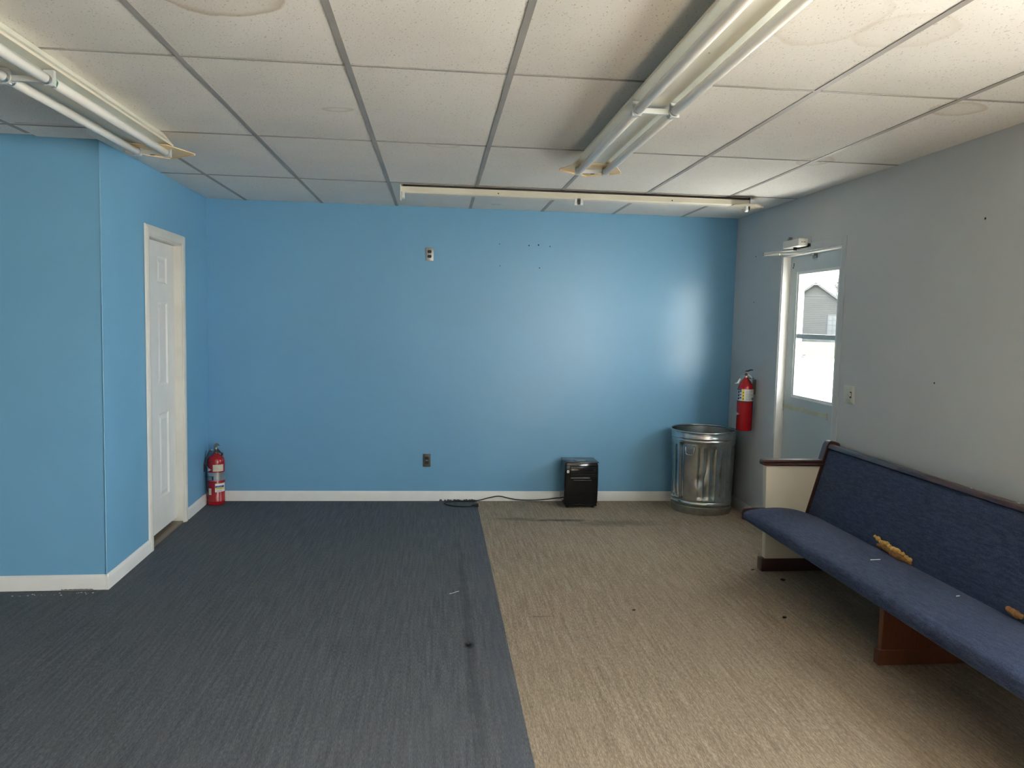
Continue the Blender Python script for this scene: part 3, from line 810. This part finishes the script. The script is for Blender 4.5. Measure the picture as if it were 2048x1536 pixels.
# ends
def pew_end(ya, yb):
    s = 1 if yb > ya else -1
    b = bmesh.new(); prism(b, [(3.995, .075), (3.972, .690), (4.435, .690), (4.45, .075)], 'y', ya, yb); bevel(b, .004, 2)
    e = pw('end_panel', b, M['pew_cream'], 40, label='cream painted end panel')
    b = bmesh.new(); box(b, 3.970, 4.462, ya-.012*s, yb+.012*s, 0, .082); bevel(b, .006, 2); pw('plinth', b, M['dark_wood_plinth'], 40, e)
    # moulded arm rest
    yc = (ya+yb)/2
    ps = [(-.036, .684), (-.042, .694), (-.036, .702), (-.040, .712), (-.030, .722), (.030, .722), (.040, .712), (.036, .702), (.042, .694), (.036, .684)]
    b = bmesh.new(); R = []
    for x, k, dz in ((3.948, .35, .003), (3.953, .8, .001), (3.968, 1, 0), (3.99, 1, 0), (4.372, 1, 0)):
        R.append([b.verts.new((x, yc+p[0]*(.45+.55*k), .703+(p[1]-.703)*k)) for p in ps])
    for A, B in zip(R, R[1:]):
        for i in range(len(A)): b.faces.new((A[i], B[i], B[(i+1) % len(A)], A[(i+1) % len(A)]))
    b.faces.new(R[0]); b.faces.new(R[-1][::-1]); pw('arm_rest', b, M['dark_wood'], 40, e)
    # sloping post that frames the back
    b = bmesh.new()
    pts = [bk(-.02, -.018), bk(1.02, -.018)] + [(4.376, .834), (4.388, .846), (4.420, .842), (4.448, .832), (4.456, .818), (4.446, .800), (4.440, .780)] + [bk(-.02, .05)]
    prism(b, pts, 'y', ya-.006*s, yb+.004*s); bevel(b, .003, 1); pw('back_post', b, M['dark_wood'], 40, e)
pew_end(PY0, PY0+.048); pew_end(PY1, PY1-.048)
# middle support
b = bmesh.new(); box(b, 3.962, 4.36, -3.272, -3.238, .07, .325); bevel(b, .003, 1); e = pw('middle_support', b, M['red_wood'], 40, label='red-brown wooden middle support')
b = bmesh.new(); box(b, 3.948, 4.385, -3.276, -3.234, 0, .075); bevel(b, .003, 1); pw('plinth', b, M['red_wood'], 40, e)
# foam pushed out of the torn seam
def foam(y0, y1, n, z, x, r, mat, name='torn_foam'):
    b = bmesh.new()
    for i in range(n):
        t = (i+.5)/n; rr = r*random.uniform(.8, 1.25)*(1-.35*abs(2*t-1)**2)
        bmesh.ops.create_icosphere(b, subdivisions=3, radius=rr, matrix=Matrix.Translation((x+random.uniform(-.003, .003), y0+(y1-y0)*t, z(t)+random.uniform(-.003, .003))) @ Matrix.Diagonal((.8, 1.25, .9, 1)))
    for v in b.verts:
        v.co += v.normal*0 + Vector((1, 1, 1))*0
        k = mnoise.noise(v.co*70)*.004 + mnoise.noise(v.co*180)*.0018
        v.co += (v.co-Vector((x, v.co.y, z(.5)))).normalized()*k
    o = pw(name, b, mat, 60); return o
o = foam(-2.665, -3.0, 12, lambda t: .437-.024*t+.004*math.sin(t*19), 4.262, .0155, M['foam_yellow']); o['label'] = 'yellow foam stuffing'
o = foam(-2.72, -3.02, 12, lambda t: .412-.014*t, 4.252, .0150, M['foam_brown']); o['label'] = 'brown foam stuffing'
o = foam(-3.665, -3.745, 4, lambda t: .418-.006*t, 4.250, .017, M['foam_brown']); o['label'] = 'small tuft of brown stuffing'

# ---------------------------------------------------------------- heater
HX0, HX1, HY0, HY1, HZ = 2.972, 3.256, -.267, -.040, .393
ht = tag(empty('space_heater', ((HX0+HX1)/2, (HY0+HY1)/2, 0)), 'glossy black box-shaped electric heater standing against the blue wall', 'heater')
HO = Vector(((HX0+HX1)/2, (HY0+HY1)/2, 0))
def hp(name, bm, mat, smooth=None, parent=None, label=None):
    for v in bm.verts: v.co -= HO
    o = mesh_obj(name, bm, mat, parent or ht, smooth)
    if label: o['label'] = label
    return o
b = bmesh.new(); zs = [.020, .045, .12, .20, .30, .365, .385]; R = []
for z in zs:
    e = .0 if .04 < z < .37 else .006
    bul = .004*math.sin(PI*(z-.02)/.37)
    x0, x1, y0, y1 = HX0-bul+e, HX1+bul-e, HY0+e, HY1-e; rr = .018
    ring = []
    for cx, cy, a0 in ((x1-rr, y1-rr, 0), (x0+rr, y1-rr, 90), (x0+rr, y0+rr, 180), (x1-rr, y0+rr, 270)):
        for k in range(5):
            a = math.radians(a0+22.5*k); ring.append(b.verts.new((cx+rr*math.cos(a), cy+rr*math.sin(a), z)))
    R.append(ring)
for A, B in zip(R, R[1:]):
    for i in range(len(A)): b.faces.new((A[i], A[(i+1) % len(A)], B[(i+1) % len(A)], B[i]))
b.faces.new(R[0][::-1]); b.faces.new(R[-1])
hp('body', b, M['heater_black'], 40)
b = bmesh.new(); box(b, HX0-.002, HX1+.002, HY0-.004, HY1, .383, HZ); bevel(b, .005); hp('top_panel', b, M['heater_top'], 40)
b = bmesh.new(); prism(b, [(3.062, -.165), (3.170, -.165), (3.145, -.225), (3.080, -.225)], 'z', HZ, HZ+.002); hp('control_panel', b, M['heater_panel'], None, None, 'pale grey control panel')
# front outlet frame and louvres
b = bmesh.new(); y0, y1 = HY0-.006, HY0+.004
for a in ((3.012, 3.246, .352, .360), (3.012, 3.246, .255, .262), (3.012, 3.020, .262, .352), (3.238, 3.246, .262, .352)): box(b, a[0], a[1], y0, y1, a[2], a[3])
bevel(b, .0015, 1); fr = hp('outlet_frame', b, M['heater_black'], 40)
for k in range(6):
    z = .272+.0145*k; b = bmesh.new(); box(b, 3.020, 3.238, HY0-.0015, HY0+.001, z, z+.002); hp('louvre', b, M['rubber'], None, fr)
b = bmesh.new(); box(b, 3.022, 3.185, HY0-.0085, HY0-.006, .2575, .2600); hp('edge_strip', b, M['silver_band'], None, fr, 'thin bright edge strip')
b = bmesh.new(); box(b, 3.045, 3.20, HY0-.0035, HY0-.001, .238, .2405); hp('edge_strip', b, M['print_grey'])
b = bmesh.new(); box(b, HX0+.008, HX1-.006, HY0-.006, HY0+.01, .018, .030); bevel(b, .002, 1); hp('bottom_lip', b, M['heater_black'], 40)
b = bmesh.new(); box(b, 2.988, 3.006, HY0-.0035, HY0-.0005, .300, .322); st = hp('sticker', b, M['sticker_white'], None, None, 'small white sticker')
b = bmesh.new(); box(b, 2.994, 3.000, HY0-.0042, HY0-.0034, .306, .315); hp('sticker_mark', b, M['black'], None, st)
for x in (HX0+.03, HX1-.03):
    for y in (HY0+.03, HY1-.03):
        b = bmesh.new(); cyl(b, (x, y, 0), (x, y, .022), .012, 12); hp('foot', b, M['rubber'], 40)
# power cord
pts = [(2.985, -.045, .035), (2.945, -.028, .030), (2.86, -.024, .018), (2.74, -.022, .010), (2.62, -.022, .012), (2.537, -.022, .024), (2.44, -.021, .044), (2.35, -.024, .030), (2.27, -.034, .012), (2.18, -.045, .006), (2.08, -.045, .006), (2.01, -.06, .006), (1.968, -.10, .006), (1.985, -.165, .006), (2.04, -.215, .006), (2.12, -.235, .006), (2.19, -.226, .006), (2.215, -.222, .008)]
b = bmesh.new(); tube(b, smooth_path(pts, 7), .0048, 8); hp('power_cord', b, M['rubber'], 60)
b = bmesh.new()
tube(b, [(2.190, -.224, .010), (2.205, -.223, .011), (2.228, -.220, .013), (2.236, -.219, .013), (2.250, -.217, .013)], lambda t: .006+.010*min(1, t*1.4), 12)
hp('plug', b, M['black'], 50)
for dy, dz in ((-.006, .005), (.006, .005), (0, -.006)):
    b = bmesh.new(); cyl(b, (2.250, -.217+dy, .013+dz), (2.264, -.215+dy, .013+dz), .0018, 6); hp('plug_prong', b, M['aged_plate'], 50)

# ---------------------------------------------------------------- trash can
CX, CY = 4.147, -.292
can = tag(empty('trash_can', (CX, CY, 0)), 'dented galvanised steel trash can in the back right corner', 'trash can')
RB, RT = .246, .266
def rad(z): return RB+(RT-RB)*z/.69
def dent(r, z, a):
    ad = math.degrees(a) % 360
    # vertical flutes pressed in the side, except on a smooth face
    f = 0
    if .125 < z < .585:
        fade = min(1, (z-.125)/.02, (.585-z)/.02)
        f = .0065*fade*(abs(math.sin(a*15))**.6)
        # smooth band beside each handle
        for c in (228, 48):
            if abs((ad-c+180) % 360-180) < 16: f = 0
    n = mnoise.noise(Vector((math.cos(a)*3, math.sin(a)*3, z*5)))*.0025
    # big shallow dents on the front
    g = 0
    for ca, cz, wa, wz, dep in ((262, .43, 18, .13, .016), (246, .30, 9, .06, .012), (282, .30, 14, .08, .010), (268, .19, 16, .07, .010), (300, .50, 12, .08, .008)):
        da = ((ad-ca+180) % 360-180)/wa; dz = (z-cz)/wz
        if abs(da) < 3 and abs(dz) < 3: g += dep*math.exp(-(da*da+dz*dz))
    if z > .62: g = 0
    return r-f+n-g
prof = []
for z in (0.0, .004): prof.append((rad(0)+.002, z))
for z in (.03, .055, .060, .064, .066): prof.append((rad(z)+(.004 if z < .062 else -.001), z))
prof += [(rad(.07)+.003, .070), (rad(.08)+.004, .085), (rad(.1)+.003, .100), (rad(.105)-.002, .105), (rad(.11), .112)]
z = .125
while z < .59: prof.append((rad(z), z)); z += .0115
prof += [(rad(.595), .595), (rad(.60)+.005, .602), (rad(.61)+.007, .609), (rad(.617)+.005, .616), (rad(.62), .622), (rad(.63)+.005, .630), (rad(.64)+.006, .637), (rad(.645)+.001, .645), (rad(.67), .668), (rad(.68), .680)]
b = bmesh.new(); lathe(b, prof, 180, fn=dent)
inn = [(rad(.680-.0115*k)-.002, .680-.0115*k) for k in range(57)] + [(.0, .028)]
lathe(b, inn, 180, fn=lambda r, z, a: dent(r, z, a)-.002)
mesh_obj('can_body', b, M['galvanised'], can, 50)
b = bmesh.new(); ring = []
for i in range(96):
    a = 2*PI*i/96; rr = .272+mnoise.noise(Vector((math.cos(a)*2, math.sin(a)*2, 5)))*.003; ring.append(Vector((rr*math.cos(a), rr*math.sin(a), .686+.003*math.sin(a+1))))
V = []
for i in range(96):
    t = (ring[(i+1) % 96]-ring[i-1]).normalized(); o_ = Vector((ring[i].x, ring[i].y, 0)).normalized()
    V.append([b.verts.new(ring[i]+o_*.0075*math.cos(2*PI*k/10)+Vector((0, 0, 1))*.0075*math.sin(2*PI*k/10)) for k in range(10)])
for i in range(96):
    A, B = V[i], V[(i+1) % 96]
    for k in range(10): b.faces.new((A[k], B[k], B[(k+1) % 10], A[(k+1) % 10]))
mesh_obj('rim', b, M['galvanised'], can, 60)
for ang in (228, 48):
    h = empty('handle', (0, 0, 0), math.radians(ang)); h.parent = can
    rr = rad(.55)
    bm_ = bmesh.new(); box(bm_, rr-.002, rr+.006, -.045, .045, .545, .585); bevel(bm_, .003, 1)
    for s in (-1, 1): box(bm_, rr+.004, rr+.010, s*.038-.006, s*.038+.006, .548, .582)
    mesh_obj('handle_bracket', bm_, M['galvanised'], h, 40)
    bm_ = bmesh.new(); tube(bm_, smooth_path([(rr+.012, -.038, .562), (rr+.018, -.036, .53), (rr+.016, -.030, .505), (rr+.016, 0, .500), (rr+.016, .030, .505), (rr+.018, .036, .53), (rr+.012, .038, .562)], 5), .0042, 8)
    mesh_obj('handle_bail', bm_, M['galvanised'], h, 60)

# ---------------------------------------------------------------- fire extinguishers
def extinguisher(loc, r, hbody, label, mat, view, kind):
    ex = tag(empty('fire_extinguisher', loc), label, 'fire extinguisher', 'fire extinguishers')
    b = bmesh.new()
    if kind == 'floor':
        prof = [(0, .004), (r-.006, .002), (r-.001, .006), (r, .014), (r, .030), (r+.0012, .032), (r, .034), (r, hbody-.075), (r*.985, hbody-.055), (r*.9, hbody-.032), (r*.72, hbody-.014), (r*.42, hbody-.002), (.022, hbody+.003), (.018, hbody+.010), (0, hbody+.010)]
    else:
        prof = [(0, .010), (r-.010, .006), (r-.003, .003), (r, .008), (r, hbody-.095), (r*.97, hbody-.075), (r*.86, hbody-.050), (r*.62, hbody-.022), (r*.36, hbody-.003), (.018, hbody+.004), (.016, hbody+.012), (0, hbody+.012)]
    lathe(b, prof, 40); mesh_obj('cylinder', b, mat, ex, 50)
    V = math.degrees(view)
    def A(off): return V+off
    def patch(name, z0, z1, a0, a1, m_, th=.0006, parent=None, label=None):
        b = bmesh.new(); arc_patch(b, r+.0004, z0, z1, A(a0), A(a1), 14, th); o = mesh_obj(name, b, m_, parent or ex, 50)
        if label: o['label'] = label
        return o
    top = hbody+.010
    hd = math.radians(V+90)                      # handle axis runs across the view
    ax = Vector((math.cos(hd), math.sin(hd), 0)); nv = Vector((math.cos(math.radians(V)), math.sin(math.radians(V)), 0))
    def P(u, w, z): q = ax*u + nv*w; return (q.x, q.y, z)
    def bar(pts2, w, name, m_):                  # profile in the (u, z) plane, thickness w along the view
        b = bmesh.new(); a_ = [b.verts.new(P(u, -w/2, z)) for u, z in pts2]; c_ = [b.verts.new(P(u, w/2, z)) for u, z in pts2]
        b.faces.new(a_); b.faces.new(c_[::-1]); n = len(pts2)
        for i in range(n): b.faces.new((a_[i], c_[i], c_[(i+1) % n], a_[(i+1) % n]))
        return mesh_obj(name, b, m_, ex, 40)
    if kind == 'floor':
        b = bmesh.new(); lathe(b, [(0, top-.004), (.019, top-.004), (.019, top+.012), (.013, top+.018), (.012, top+.034), (0, top+.036)], 16); mesh_obj('valve', b, M['bronze_plate'], ex, 40)
        bar([(-.006, top+.030), (.030, top-.002), (.040, top-.004), (.038, top+.008), (.006, top+.048), (-.010, top+.052)], .016, 'carry_handle', M['rubber'])
        bar([(-.016, top+.034), (-.018, top+.060), (-.006, top+.080), (.016, top+.079), (.034, top+.058), (.028, top+.060), (.008, top+.058), (-.002, top+.040)], .018, 'squeeze_lever', plain('grey_green_lever', (.09, .12, .12), .45))
        b = bmesh.new(); cyl(b, P(-.022, .006, top+.026), P(-.040, .006, top+.026), .006, 12); mesh_obj('hose_fitting', b, M['bare_metal'], ex, 40)
        b = bmesh.new(); cyl(b, P(.002, .008, top+.040), P(.002, .016, top+.040), .008, 12); mesh_obj('gauge', b, M['bare_metal'], ex, 40)
        b = bmesh.new(); lathe(b, [(0, hbody-.012), (.0085, hbody-.012), (.0085, hbody+.012), (0, hbody+.014)], 12)
        for v in b.verts: q = ax*(r*.70); v.co += Vector((q.x, q.y, 0))
        mesh_obj('knob', b, M['black'], ex, 40)
        hp_ = [P(-.036, .004, top+.026), P(-.052, .004, top+.010), P(-.070, .002, top-.04), P(-.082, 0, top-.09), P(-.090, 0, top-.115)]
        b = bmesh.new(); tube(b, smooth_path(hp_, 6), .0075, 10); mesh_obj('hose', b, plain('grey_hose', (.05, .06, .06), .55), ex, 60)
        b = bmesh.new(); tube(b, [P(-.088, 0, top-.090), P(-.095, 0, top-.122), P(-.099, 0, top-.150)], lambda t: .010+.002*t, 12); mesh_obj('nozzle', b, M['black'], ex, 40)
        patch('label', .282, .338, -22, 52, M['sticker_cream'], label='faded cream label')
        o = patch('band', .205, .272, -90, 90, M['silver_band'], label='silver band')
        patch('band_panel', .208, .244, -72, -18, M['sticker_navy'], .0012, o)
        for k in range(3): patch('band_print', .214+.010*k, .217+.010*k, -62, -28, M['sticker_white'], .0016, o)
        o = patch('label', .112, .182, -8, 70, M['sticker_white'], label='white label with blue and yellow bands')
        patch('label_band', .148, .163, -7, 58, M['sticker_blue'], .0012, o); patch('label_band', .134, .146, -4, 62, M['sticker_yellow'], .0012, o)
        for z, c in ((.153, 'sticker_white'), (.138, 'print_grey'), (.124, 'print_grey'), (.118, 'print_grey')): patch('label_print', z, z+.002, 0, 36, M[c], .0018, o)
        b = bmesh.new()
        tri = [(-78, .318), (-78, .272), (-32, .296)]
        vv = [b.verts.new(((r+.0012)*math.cos(math.radians(A(a))), (r+.0012)*math.sin(math.radians(A(a))), z)) for a, z in tri]
        mids = [b.verts.new(((r+.0012)*math.cos(math.radians(A(a))), (r+.0012)*math.sin(math.radians(A(a))), z)) for a, z in ((-55, .284), (-55, .307))]
        b.faces.new((vv[0], vv[1], mids[0], mids[1])); b.faces.new((mids[1], mids[0], vv[2]))
        mesh_obj('arrow_sticker', b, M['sticker_white'], ex)
        patch('worn_spot', .088, .142, -58, -34, M['sticker_cream'])
    else:
        b = bmesh.new(); lathe(b, [(0, top-.002), (.015, top-.002), (.015, top+.014), (.011, top+.018), (.011, top+.040), (0, top+.042)], 16); mesh_obj('valve', b, M['bare_metal'], ex, 40)
        bar([(-.012, top+.026), (.030, top+.010), (.044, top-.010), (.048, top-.008), (.036, top+.016), (.004, top+.038), (-.012, top+.036)], .016, 'carry_handle', M['bare_metal'])
        bar([(-.014, top+.040), (-.008, top+.056), (.012, top+.060), (.030, top+.068), (.052, top+.066), (.053, top+.061), (.032, top+.058), (.014, top+.048), (-.004, top+.044)], .016, 'squeeze_lever', M['black'])
        b = bmesh.new(); tube(b, [P(-.026+.017*math.cos(2*PI*i/24), .012, top+.058+.017*math.sin(2*PI*i/24)) for i in range(25)], .0016, 6, False); mesh_obj('pull_ring', b, M['bare_metal'], ex, 60)
        b = bmesh.new(); cyl(b, P(-.010, .010, top+.046), P(.028, .010, top+.046), .0022, 8); mesh_obj('safety_pin', b, M['bare_metal'], ex, 40)
        b = bmesh.new(); cyl(b, P(.0, .008, top+.026), P(.0, .018, top+.026), .012, 16); mesh_obj('gauge', b, M['bronze_plate'], ex, 40)
        hp_ = [P(-.012, 0, top+.022), P(-.030, 0, top+.026), P(-.040, 0, top+.008), P(-.050, 0, top-.022), P(-.052, 0, top-.035)]
        b = bmesh.new(); tube(b, smooth_path(hp_, 5), .0058, 10); mesh_obj('hose', b, plain('pale_hose', (.35, .37, .37), .5), ex, 60)
        b = bmesh.new(); cyl(b, P(-.046, 0, top-.012), P(-.066, 0, top-.050), .0085, 12); cyl(b, P(-.060, .0, top-.045), P(-.084, .0, top-.052), .0055, 10); mesh_obj('nozzle', b, M['ivory'], ex, 40)
        zl = .235
        o = patch('label', zl+.012, zl+.108, -84, 84, M['label_grey'], label='white instruction label')
        patch('label_band', zl+.006, zl+.012, -86, 86, M['black'], .0009, o)
        patch('label_band', zl+.098, zl+.108, -84, -28, M['sticker_navy'], .0010, o)
        patch('label_band', zl+.016, zl+.104, -22, -6, M['sticker_yellow'], .0010, o)
        for k in range(3):
            patch('label_icon', zl+.022+.026*k, zl+.038+.026*k, -62, -46, M['sticker_navy'], .0012, o)
            patch('label_icon', zl+.024+.026*k, zl+.034+.026*k, -17, -11, M['black'], .0014, o)
            patch('label_icon', zl+.030+.026*k, zl+.044+.026*k, -42, -28, M['sticker_blue'] if k != 1 else M['print_grey'], .0012, o)
        for k in range(9): patch('label_print', zl+.020+.0088*k, zl+.0225+.0088*k, 2, 40+14*((k*7) % 3), M['print_grey'], .0010, o)
        patch('label_icon', zl+.020, zl+.040, 52, 78, M['print_grey'], .0012, o)
        b = bmesh.new()
        tri = [(-84, .155), (-84, .122), (-36, .139)]
        vv = [b.verts.new(((r+.0012)*math.cos(math.radians(A(a))), (r+.0012)*math.sin(math.radians(A(a))), z)) for a, z in tri]
        mids = [b.verts.new(((r+.0012)*math.cos(math.radians(A(a))), (r+.0012)*math.sin(math.radians(A(a))), z)) for a, z in ((-60, .1305), (-60, .1465))]
        b.faces.new((vv[0], vv[1], mids[0], mids[1])); b.faces.new((mids[1], mids[0], vv[2]))
        mesh_obj('arrow_sticker', b, M['sticker_white'], ex)
        b = bmesh.new(); box(b, r-.004, .0805, -.012, .012, .30, .42); box(b, .018, r+.004, -.010, .010, .425, .432); mesh_obj('wall_bracket', b, M['bronze_plate'], ex)
    return ex
extinguisher((.092, -.112, 0), .0675, .415, 'red fire extinguisher with silver band, standing on the floor in the left corner', M['red_enamel'], math.radians(-74), 'floor')
extinguisher((4.395, -.535, .712), .0625, .425, 'red fire extinguisher with white instruction label, hanging on the right wall', M['red_enamel_bright'], math.radians(-113), 'wall')

# ---------------------------------------------------------------- litter
def crumb(x, y, z, s, mat, label, name='leaf_scrap', cat='debris', stretch=(1, .6, .35), rz=0):
    b = bmesh.new(); bmesh.ops.create_icosphere(b, subdivisions=2, radius=s)
    for v in b.verts:
        v.co *= 1+mnoise.noise(v.co*60+Vector((x, y, 3)))*.5
        v.co = Vector((v.co.x*stretch[0], v.co.y*stretch[1], v.co.z*stretch[2]))
    zmin = min(v.co.z for v in b.verts)
    for v in b.verts: v.co.z -= zmin
    o = mesh_obj(name, b, mat, None, 60, (x, y, z)); o.rotation_euler = (0, 0, rz)
    return tag(o, label, cat)
crumb(4.035, -2.106, 0, .016, M['black'], 'black scrap of debris on beige carpet below the far end of the pew')
crumb(3.768, -2.695, 0, .013, M['black'], 'black scrap of debris on beige carpet in front of the pew', rz=.5)
crumb(2.975, -2.558, 0, .010, M['black'], 'tiny black scrap alone on the open beige carpet', rz=.2)
crumb(2.05, -2.958, 0, .010, M['black'], 'small black crumb on the dark stain of the blue-grey carpet')
crumb(3.93, -1.90, 0, .012, M['threshold'], 'brown crumb beside the front corner of the far pew plinth', rz=.4)
b = bmesh.new(); tube(b, smooth_path([(1.975, -2.275, .003), (2.0, -2.262, .004), (2.015, -2.245, .004), (2.03, -2.235, .004)], 4), .0012, 6)
tag(mesh_obj('thread', b, M['sticker_white'], None, 60), 'thin white thread lying on the blue-grey carpet', 'debris')
b = bmesh.new(); prism(b, [(0, 0), (.055, .006), (.060, .013), (.030, .010), (.004, .009)], 'z', 0, .0015)
o = mesh_obj('paper_scrap', b, M['sticker_white']); o.location = (4.030, -3.03, .4235); o.rotation_euler = (0, 0, 0); tag(o, 'white paper sliver on the blue pew seat near the torn foam', 'debris')
b = bmesh.new(); prism(b, [(0, 0), (.02, .004), (.022, .010), (.004, .007)], 'z', 0, .0015)
o = mesh_obj('paper_scrap', b, M['sticker_white']); o.location = (4.13, -3.52, .4185); tag(o, 'tiny white paper fleck on the blue pew seat towards the right edge', 'debris')
lint = bmesh.new()
for i in range(26):
    x = random.uniform(-.55, .02); y = -2.165-random.uniform(.015, .06)-.02*(x < -.2)
    bmesh.ops.create_icosphere(lint, subdivisions=1, radius=random.uniform(.0015, .004), matrix=Matrix.Translation((x, y, .0015)) @ Matrix.Diagonal((1.6, 1, .3, 1)))
tag(mesh_obj('paint_flakes', lint, M['sticker_white']), 'white paint flakes on carpet below the left baseboard', 'debris', None, 'stuff')
dust = bmesh.new()
for i in range(90):
    x = random.uniform(1.93, 2.24); y = -random.uniform(.016, .025)
    bmesh.ops.create_icosphere(dust, subdivisions=1, radius=random.uniform(.004, .010), matrix=Matrix.Translation((x, y, random.uniform(.001, .010))))
tag(mesh_obj('frayed_carpet_edge', dust, M['carpet_blue']), 'frayed blue-grey carpet edge against the back baseboard', 'carpet edge', None, 'stuff')

# ---------------------------------------------------------------- outside, seen through the glazed door
structure(bx('ground', (W+.14, 160, -60, 160, -.4, -.2), M['concrete']), 'pale concrete lot outside the door')
vd = Vector((.46, .888, 0)).normalized(); rt = Vector((vd.y, -vd.x, 0)); C0 = Vector((1.878, -6.532, 0))
def OW(r_, d_, z): p = C0+rt*r_+vd*d_; return (p.x, p.y, z)       # r: across the view line, d: along it
b = bmesh.new(); box(b, -60, 60, 49, 106.9, -.2, -.17, lambda r_, d_, z: OW(r_, d_, z)); tag(mesh_obj('lawn', b, M['grass']), 'bright yellow-green lawn before the house', 'lawn', None, 'stuff')
hs = tag(empty('house', OW(0, 109, -.2)), 'grey gabled house seen through the door window', 'house')
def hw(name, bm, mat, parent=None):
    for v in bm.verts: v.co -= hs.location
    return mesh_obj(name, bm, mat, parent or hs)
HT = lambda r_, d_, z: OW(r_-.58, 109+d_, z)
b = bmesh.new(); gp = [(-4.6, -.2), (4.6, -.2), (4.6, 4.1), (0, 7.45), (-4.6, 4.1)]
prism(b, gp, 'y', 0, 12, HT); hw('gable_wall', b, M['far_siding'])
for sgn in (-1, 1):
    b = bmesh.new(); prism(b, [(0, 7.45), (sgn*5.1, 3.74), (sgn*5.1, 3.92), (0, 7.66)], 'y', -.4, 12.4, HT); hw('roof', b, M['far_roof'])
    b = bmesh.new(); prism(b, [(0, 7.36), (sgn*5.1, 3.64), (sgn*5.1, 3.86), (0, 7.60)], 'y', -.5, -.38, HT); hw('rake_trim', b, M['far_trim'])
b = bmesh.new(); box(b, -4.6, 4.6, -.05, .0, 5.80, 5.90, HT); hw('trim_board', b, M['far_trim'])
for k in range(24):
    b = bmesh.new(); z = -.2+.24*k
    hwid = 4.6 if z < 4.0 else max(.3, 4.6*(7.4-z)/3.3)
    box(b, -hwid, hwid, -.03, .0, z, z+.20, HT); hw('siding_board', b, M['far_siding'])
b = bmesh.new(); wx0, wx1, wz0, wz1 = 1.78, 3.3, .75, 3.3
for q in ((wx0-.12, wx1+.12, wz0-.12, wz0), (wx0-.12, wx1+.12, wz1, wz1+.12), (wx0-.12, wx0, wz0, wz1), (wx1, wx1+.12, wz0, wz1), (wx0, wx1, 2.0, 2.12), (wx0+.48, wx0+.53, wz0, wz1), (wx0+1.0, wx0+1.05, wz0, wz1), (wx0, wx1, 2.68, 2.73), (wx0, wx1, 1.35, 1.40)):
    box(b, q[0], q[1], -.1, -.04, q[2], q[3], HT)
wf = hw('window', b, M['far_trim'])
b = bmesh.new(); box(b, wx0, wx1, -.045, -.035, wz0, wz1, HT); hw('pane', b, M['far_glass'], wf)
# second, longer wing of the house behind and left
b = bmesh.new(); box(b, -10, -2.0, 9, 10, -.2, 8.3, HT); hw('rear_wing', b, M['far_roof'])
# overhead cable
for z, dd in ((7.0, 60),):
    b = bmesh.new(); tube(b, [OW(-20, dd, 4.85), OW(0, dd, 4.72), OW(20, dd, 4.85)], .035, 6); tag(mesh_obj('overhead_cable', b, M['far_trim'], None, 60), 'overhead cable crossing in front of the grey house', 'cable')
# hedge at the foot of the house
b = bmesh.new(); rings = []
for k in range(61):
    r_ = -9+18*k/60; ring = []
    for a in range(9):
        t = PI*a/8; w = 1+.35*mnoise.noise(Vector((r_*1.3, a*.7, 2)))
        ring.append(b.verts.new(OW(r_, 107.9+.75*w*math.cos(t), -.2+.85*w*math.sin(t) if 0 < a < 8 else -.2)))
    rings.append(ring)
for A, B in zip(rings, rings[1:]):
    for a in range(8): b.faces.new((A[a], A[a+1], B[a+1], B[a]))
    b.faces.new((A[0], B[0], B[8], A[8]))
b.faces.new(rings[0]); b.faces.new(rings[-1][::-1])
tag(mesh_obj('hedge', b, M['hedge'], None, 60), 'low dark hedge at the foot of the grey house', 'hedge')
# small post with a base on the lawn's edge
b = bmesh.new(); lathe(b, [(0, 0), (.20, 0), (.20, .10), (.10, .16), (.14, .22), (.14, .30), (.05, .36), (.03, .45), (.03, .95), (0, .96)], 12)
tag(mesh_obj('yard_post', b, M['bark'], None, 40, OW(-.70, 48.5, -.2)), 'small brown post on a round base at the lawn edge', 'post')
# bare trees behind the house
def branch(b, p, d, l, r_, depth, rnd):
    q = p+d*l; tube(b, [p, (p+q)/2+Vector((rnd.uniform(-.04, .04)*l,)*3), q], lambda t: r_*(1-.35*t), 5)
    if depth == 0: return
    for k in range(3 if depth > 1 else 2):
        a = rnd.uniform(.35, .75); ax = Vector((rnd.uniform(-1, 1), rnd.uniform(-1, 1), rnd.uniform(-.2, .5))).normalized()
        nd = (d*math.cos(a)+ax*math.sin(a)+Vector((0, 0, .12))).normalized()
        branch(b, p+(q-p)*rnd.uniform(.6, 1), nd, l*rnd.uniform(.6, .8), r_*.6, depth-1, rnd)
for i, (rr_, dd, hh, lab) in enumerate([(3.2, 128, 4.2, 'bare tree behind the right side of the grey house'), (.9, 138, 4.4, 'bare tree standing furthest behind the roof ridge'), (7.0, 130, 4.0, 'bare tree beyond the right end of the grey house')]):
    b = bmesh.new(); rnd = random.Random(20+i); branch(b, Vector((0, 0, 0)), Vector((0, 0, 1)), hh, .26, 5, rnd)
    tag(mesh_obj('bare_tree', b, M['bark'], None, 60, OW(rr_, dd, -.25)), lab, 'tree', 'bare trees behind the house')
